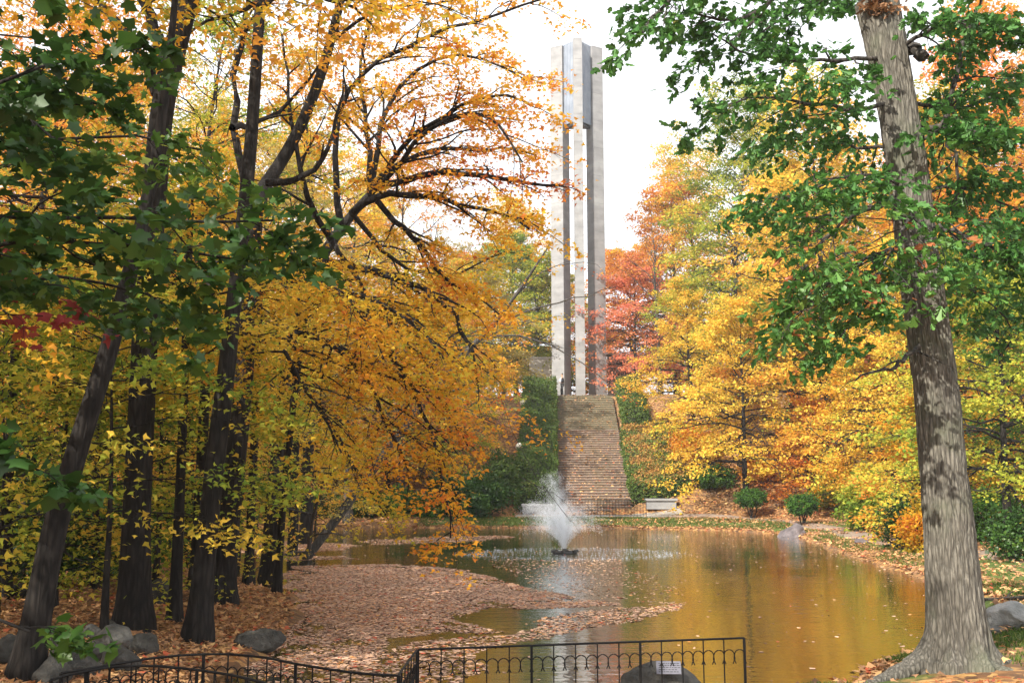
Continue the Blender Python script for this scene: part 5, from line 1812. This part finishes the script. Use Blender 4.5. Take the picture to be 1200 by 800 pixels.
# trees behind and left of the viewer that keep the left bank in shade
for k, (x, y, kind, lab) in enumerate(((-10.5, 1.5, 'maple2', 'gold maple behind the viewer at the left'), (-15, 6.5, 'maple', 'golden maple on the left bank beside the viewer'), (-8.0, -2.2, 'maple2', 'yellow maple behind the viewer'), (-10.2, 7.2, 'maple', 'low crowned gold maple close by the left bank'), (-12.5, -2.5, 'maple', 'golden maple far behind at the left'), (-13, 12, 'maple', 'golden maple at the left beyond the frame'), (-16, 0, 'maple2', 'gold maple further out at the left'))):
    put_tree('maple_tree', lab, mid[kind], x, y, 'leaf_gold', 'bark_dark', 1.05, k * 2.1, 'tree', 'maples of the left wood')

# far woods closing the horizon
rg = np.random.default_rng(31)
A_ = Acc()
NF = 260
ang = rg.uniform(-1.15, 1.15, NF)
Rr_ = rg.uniform(108, 190, NF)
fx, fy = np.sin(ang) * Rr_, np.cos(ang) * Rr_ + 6
okk = ~((np.abs(fx / fy - 0.0685) < 0.085) & (fy > 40))
fx, fy = fx[okk], fy[okk]
C = []
for i in range(len(fx)):
    hh = rg.uniform(9, 14)
    m_ = 60
    pnt = rg.normal(0, 1, (m_, 3))
    pnt = norm(pnt) * rg.uniform(.5, 1, (m_, 1)) * np.array([4.5, 4.5, hh * .5])
    C.append(pnt + np.array([fx[i], fy[i], terr(fx[i:i + 1], fy[i:i + 1])[0] + hh * .55]))
C = np.concatenate(C)
A_.add(*leaves(rg, C, 9, .7, .55, LEAF_QUAD, .5 + .3 * np.sin(C[:, 0] * .11 + C[:, 1] * .07) + 0 * C[:, 0], tilt=.7))
tag(mobj('distant_woods', A_.mesh('distant_woods'), MATS['leaf_gold']), 'distant autumn woods on the hilltop horizon', kind='stuff')


# ------------------------------------------------------------------ bushes
def bush(name, label, x, y, size, n, mat, seed, leaf=.13, stems=7, lift=0.0, bias=.45, group=None, cat='bush', dz=0.0):
    rng = np.random.default_rng(seed)
    o = thing(name, label, cat, (x, y, tz(x, y) + dz), 0, group)
    rx, ry, rz_ = np.array(size) / 2
    cz = lift + rz_
    W = Wood()
    az = rng.uniform(0, 2 * PI, stems)
    st = np.stack([np.cos(az) * .06 * rx, np.sin(az) * .06 * ry, np.zeros(stems) - .1], -1)
    en = np.stack([np.cos(az) * rx * .6, np.sin(az) * ry * .6, np.full(stems, cz + .1)], -1)
    P = curves(rng, st, en - st, np.linalg.norm(en - st, axis=1), -.1, 7, .05)
    W.add(P, np.linspace(.03, .01, 7)[None].repeat(stems, 0), 5)
    P2, R2 = children(rng, P, np.full((stems, 7), .015), 6, .3, .5, .8, .2, 0, 4)
    W.add(P2, np.minimum(R2, .008), 3)
    mobj('stems', W.mesh('stems'), MATS['bark_dark'], o)
    dirs = norm(rng.normal(0, 1, (n, 3)))
    lump = 1 + .10 * np.sin(dirs @ np.array([3.1, 2.2, 1.4]) * 2 + seed) + .08 * np.sin(dirs @ np.array([-2.3, 4.1, 3.4]) * 2.1)
    rr = np.where(rng.uniform(0, 1, n) < .75, rng.uniform(.86, 1.0, n), rng.uniform(.3, .9, n)) * lump
    if name == 'shrub':
        lump = 1 + .24 * np.sin(dirs @ np.array([3.1, 2.2, 1.4]) * 1.7 + seed) + .2 * np.sin(dirs @ np.array([-2.3, 4.1, 3.4]) * 2.3 + 2 * seed) + .1 * np.sin(dirs @ np.array([6.3, -4.1, 5.4]) * 2)
        rr = rng.uniform(.45, 1.12, n) ** .7 * lump
    else:
        rr = rng.uniform(.5, 1.1, n) ** .6 * (1 + .16 * np.sin(dirs @ np.array([4.1, 2.2, 3.4]) * 1.9 + seed) + .1 * np.sin(dirs @ np.array([-5.3, 6.1, 4.4]) * 1.7))
    C = dirs * rr[:, None] * np.array([rx, ry, rz_]) + np.array([0, 0, cz])
    C[:, 2] = np.maximum(C[:, 2], .03 + lift * .5)
    v, f, t = leaves(rng, C, 1, .02, leaf, LEAF_QUAD, bias + .2 * np.sin(C @ np.array([3., 2., 4.]) + seed), tilt=.9, outdir=None)
    mobj('foliage', np_mesh('foliage', v, [f], t), MATS[mat], o)
    return o


p_ = at(881, 606, 55.6)
bush('round_bush', 'round clipped green bush on bare stems, further left of the pair by the pond', p_[0], p_[1], (1.55, 1.5, .95), 3800, 'leaf_green', 61, .10, 9, .62, .15, 'clipped bushes by the right bank path')
p_ = gnd(941, 615)
bush('round_bush', 'round clipped green bush on bare stems near the purple boulder', p_[0], p_[1], (1.4, 1.4, .95), 3800, 'leaf_green', 62, .10, 9, .5, .15, 'clipped bushes by the right bank path')
BUSH = [
    (838, 61, (2.2, 2, 1.3), 'leaf_green', 'loose green bush left of the clipped bushes'),
    (905, 60, (3.2, 2.4, 1.3), 'leaf_orange', 'rusty orange shrubs behind the clipped bushes'),
    (990, 54, (3.2, 2.4, 1.7), 'leaf_yellow_green', 'bright lime green shrub right of the clipped bushes'),
    (1020, 42, (2.2, 2.0, 2.0), 'leaf_yellow_green', 'lime green shrub behind the right bank path'),
    (1058, 33, (1.5, 1.4, 1.6), 'leaf_dark', 'dark green shrub at the wood edge left of the oak'),
    (1078, 31, (1.3, 1.2, 1.3), 'leaf_maple', 'golden leaved shrub beside the dark green one'),
    (1165, 33, (2.0, 1.8, 1.6), 'leaf_green', 'green undergrowth bush right of the oak trunk'),
    (1195, 26.5, (1.6, 1.4, 1.2), 'leaf_dark', 'dark undergrowth bush at the right edge'),
    (812, 64.5, (2.6, 4.5, 2.4), 'leaf_orange', 'russet leaf covered bush right of the low hedge'),
    (545, 58.2, (4.2, 2.8, 2.3), 'leaf_dark', 'big dark green bush on the far left shore'),
    (505, 57.8, (2.2, 2, 1.2), 'leaf_green', 'bright green low shrub on the far left shore'),
    (470, 58.5, (2.6, 2.2, 1.5), 'leaf_green', 'green low shrub further left on the far shore'),
    (405, 58.5, (3.2, 2.4, 1.6), 'leaf_dark', 'dark shrub on the far shore behind the leaning tree'),
    (590, 62, (2.2, 4.0, 2.6), 'leaf_hedge', 'dark ivy covered bush left of the long hedge'),
    (330, 58.5, (3.6, 2.4, 1.8), 'leaf_yellow_green', 'yellow green shrub on the far left shore between trunks'),
    (200, 27, (2.0, 1.8, 1.5), 'leaf_green', 'shaded green shrub in the left wood'),
    (130, 22, (1.8, 1.6, 1.2), 'leaf_green', 'shaded green shrub behind the thin sapling trunk'),
    (60, 19, (1.8, 1.6, 1.2), 'leaf_dark', 'dark shrub behind the leaning corner trunk'),
    (180, 38, (4, 2.5, 2.0), 'leaf_dark', 'dark green thicket at the back of the left wood'),
    (40, 30, (4, 2.5, 2.0), 'leaf_dark', 'dark green thicket at the left edge of the wood'),
]
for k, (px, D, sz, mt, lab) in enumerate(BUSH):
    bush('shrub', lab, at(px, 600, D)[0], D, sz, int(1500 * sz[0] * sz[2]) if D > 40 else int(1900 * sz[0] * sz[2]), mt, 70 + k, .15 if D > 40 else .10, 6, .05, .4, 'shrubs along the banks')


# ------------------------------------------------------------------ fallen leaves, grass
def px_poly(pts):
    return np.array([on_z(*p)[:2] for p in pts])


def scatter_poly(rng, poly, n, edge=0.0):
    lo, hi = poly.min(0) - edge, poly.max(0) + edge
    out_ = []
    tot = 0
    while tot < n:
        P = rng.uniform(lo, hi, (n * 2, 2))
        Pw = P + edge * np.stack([wob(P[:, 0], P[:, 1], 1.9, 1), wob(P[:, 1], P[:, 0], 2.3, 2)], -1) * .6
        P = P[in_poly(Pw, poly)]
        out_.append(P)
        tot += len(P)
    return np.concatenate(out_)[:n]


rg = np.random.default_rng(90)
CARPET = [(325, 676), (350, 664), (400, 661), (470, 661), (540, 667), (590, 681), (640, 691), (672, 697), (708, 706), (712, 709), (630, 711), (560, 713), (528, 721), (545, 731), (572, 737), (480, 746), (445, 755), (425, 772), (405, 800), (280, 805), (315, 750), (335, 700)]
A_ = Acc()


def float_leaves(P, size, lo=.2, hi=1.0):
    P = P[pond_d(P[:, 0], P[:, 1]) < 0.12]
    C = np.concatenate([P, rg.uniform(.004, .012, (len(P), 1))], 1)
    A_.add(*leaves(rg, C, 1, 0, size, LEAF_QUAD, rg.uniform(lo, hi, len(P)), tilt=.07, droop=0, flat=0))


P = scatter_poly(rg, px_poly(CARPET), 105000, .6)
pa = wob(P[:, 0], P[:, 1], 2.6, 1) + .7 * wob(P[:, 0] * 1.4, P[:, 1], 6.1, 2)
inner = in_poly(P + np.array([.8, 0]), px_poly(CARPET)) & in_poly(P - np.array([.8, 0]), px_poly(CARPET)) & in_poly(P + np.array([0, 1.2]), px_poly(CARPET)) & in_poly(P - np.array([0, 1.2]), px_poly(CARPET))
P = P[rg.uniform(0, 1, len(P)) < np.where(inner, np.clip(1.1 + .45 * pa, .35, 1), np.clip(.55 + .6 * pa, .04, 1))]
wp = .5 + .5 * wob(P[:, 0], P[:, 1], .9, 4) * .6 + .25 * wob(P[:, 0], P[:, 1], 2.2, 5)
rnd = rg.uniform(0, 1, len(P))
float_leaves(P[rnd < wp], .076, .15, 1.0)
float_leaves(P[rnd >= wp], .076, .0, .6)
float_leaves(scatter_poly(rg, px_poly([(285, 632), (350, 634), (425, 639), (400, 644), (330, 648), (280, 648)]), 9000, .5), .10, 0, .9)
float_leaves(scatter_poly(rg, px_poly([(420, 633), (500, 629), (580, 627), (600, 629), (540, 635), (440, 638)]), 3000, .5), .10, 0, .9)
float_leaves(scatter_poly(rg, px_poly([(300, 652), (400, 651), (420, 655), (300, 656)]), 1200, .5), .10, 0, .9)
float_leaves(scatter_poly(rg, px_poly([(400, 805), (420, 775), (455, 757), (520, 748), (600, 738), (690, 715), (800, 706), (800, 716), (700, 735), (620, 752), (560, 770), (520, 810)]), 4200, .5), .085, 0, .9)
float_leaves(scatter_poly(rg, px_poly([(560, 655), (720, 655), (800, 690), (780, 712), (640, 690)]), 1500, .5), .085, 0, .9)
# strays over the whole pond and a rim along the right and far shores
Q = rg.uniform([-18, 11], [13, 55], (9000, 2))
d = pond_d(Q[:, 0], Q[:, 1])
float_leaves(Q[(d < 0) & (rg.uniform(0, 1, len(Q)) < np.where(d > -.7, 1, .22))], .08, 0, .9)
tag(mobj('floating_leaves', A_.mesh('floating_leaves'), MATS['leaf_floating']), 'carpet of fallen leaves floating on the pond', kind='stuff')


def litter(P, size, name, label, templ=LEAF_MID, mat='leaf_fallen', tilt=.35, lift=.012):
    P = P[pond_d(P[:, 0], P[:, 1]) > 0.0]
    C = np.concatenate([P, (terr(P[:, 0], P[:, 1]) + lift)[:, None] + rg.uniform(0, .02, (len(P), 1))], 1)
    A = Acc()
    A.add(*leaves(rg, C, 1, 0, size, templ, rg.uniform(.0, 1, len(P)) * .8 + .1, tilt=tilt, droop=0, flat=0))
    tag(mobj(name, A.mesh(name), MATS[mat]), label, kind='stuff')


N = 52000
Y = 9.5 + 24 * rg.uniform(0, 1, N) ** 1.5
X = rg.uniform(-.62, -.12, N) * Y - .3
keep = (wob(X, Y, 1.1, 3) > -.75)
litter(np.stack([X, Y], -1)[keep], .088, 'leaf_litter', 'brown and orange leaves covering the shaded left bank')
N = 30000
Y = 11 + 45 * rg.uniform(0, 1, N) ** 1.2
X = rg.uniform(3, 22, N)
keep = (X < .62 * Y) & (wob(X, Y, .8, 3) > -.6) & (rg.uniform(0, 1, N) < np.where(Y < 15, .15, 1))
litter(np.stack([X, Y], -1)[keep], .11, 'leaf_litter', 'yellow and orange leaves strewn over the right bank', LEAF_MID, lift=.06)
N = 26000
X = rg.uniform(-22, 18, N)
Y = rg.uniform(53, 75, N)
keep = ~((X > 2.4) & (X < 7.6) & (Y > 59.8)) & (rg.uniform(0, 1, N) < np.where((Y < 58.2) & (X > -4) & (X < 11), .4, 1))
litter(np.stack([X, Y], -1)[keep], .17, 'leaf_litter', 'fallen leaves on the far shore and slope', LEAF_QUAD)
# a drift of leaves along the waterline
t = rg.uniform(0, 1, 9000)
iP = np.arange(len(POND))
k = rg.integers(1, 21, 9000)
a_, b_ = POND[k], POND[(k + 1) % len(POND)]
P = a_ + (b_ - a_) * t[:, None] + rg.normal(0, .16, (9000, 2))
litter(P, .11, 'leaf_litter', 'drift of orange leaves along the waterline', LEAF_QUAD, lift=.02)
# red leaves by the oak roots
P = np.array([4.9, 10.4]) + rg.normal(0, 1, (170, 2)) * np.array([.6, .35])
litter(P, .062, 'leaf_litter', 'scattered red leaves between the oak roots', LEAF_MAPLE, 'leaf_red', .5, .03)


def grass(P, h, name, label):
    P = P[pond_d(P[:, 0], P[:, 1]) > 0.05]
    M = len(P)
    Z = terr(P[:, 0], P[:, 1])
    a = rg.uniform(0, 2 * PI, M)
    hh = h * rg.uniform(.5, 1.3, M)
    wd = .006 + .05 * hh
    dx, dy = np.cos(a), np.sin(a)
    b = np.stack([P[:, 0], P[:, 1], Z - .01], -1)
    s1 = np.stack([dx * wd, dy * wd, 0 * a], -1)
    tip = b + np.stack([-dy * hh * .6, dx * hh * .6, hh], -1)
    mdl = b + np.stack([-dy * hh * .18, dx * hh * .18, hh * .55], -1)
    V = np.stack([b - s1, b + s1, mdl + s1 * .7, mdl - s1 * .7, tip], 1)
    base = (np.arange(M) * 5)[:, None]
    tint = np.repeat(rg.uniform(0, 1, M), 5)
    tag(mobj(name, np_mesh(name, V.reshape(-1, 3), [base + np.array([[0, 1, 2, 3]]), base + np.array([[3, 2, 4]])], tint), MATS['grass_blade']), label, kind='stuff')


N = 60000
X = rg.uniform(-5, 13.5, N)
Y = rg.uniform(48, 58.2, N)
d = pond_d(X, Y)
keep = (d > .1) & (d < 4.2) & (wob(X, Y, 1.0, 7) > -.5)
grass(np.stack([X, Y], -1)[keep], .09, 'lawn_grass', 'short lawn grass on the far shore')
N = 34000
X = rg.uniform(5.6, 15, N)
Y = rg.uniform(10, 24, N)
keep = (wob(X, Y, 1.0, 9) > -.2) & (X < .7 * Y)
grass(np.stack([X, Y], -1)[keep], .07, 'bank_grass', 'mossy grass on the bank right of the oak')
N = 26000
t = rg.uniform(0, 1, N)
k = rg.integers(3, 15, N)
a_, b_ = POND[k], POND[(k + 1) % len(POND)]
P = a_ + (b_ - a_) * t[:, None] + np.abs(rg.normal(0, .5, (N, 1))) * np.array([[.9, -.2]])
grass(P[wob(P[:, 0], P[:, 1], 1.2, 2) > -.1], .08, 'shore_grass', 'patchy grass along the right shore')


# ------------------------------------------------------------------ autumn haze
m, n, l, out = mat_new('haze_air')
pv = n.new('ShaderNodeVolumePrincipled')
pv.inputs['Color'].default_value = (0.95, 0.96, 1.0, 1)
pv.inputs['Density'].default_value = 0.0006
pv.inputs['Anisotropy'].default_value = 0.2
l.new(pv.outputs[0], out.inputs['Volume'])
hz_ = MB().box((0, 470, 27), (1420, 1080, 58)).build('haze', MATS['haze_air'])
tag(hz_, 'faint autumn haze over the pond and hill', kind='stuff')
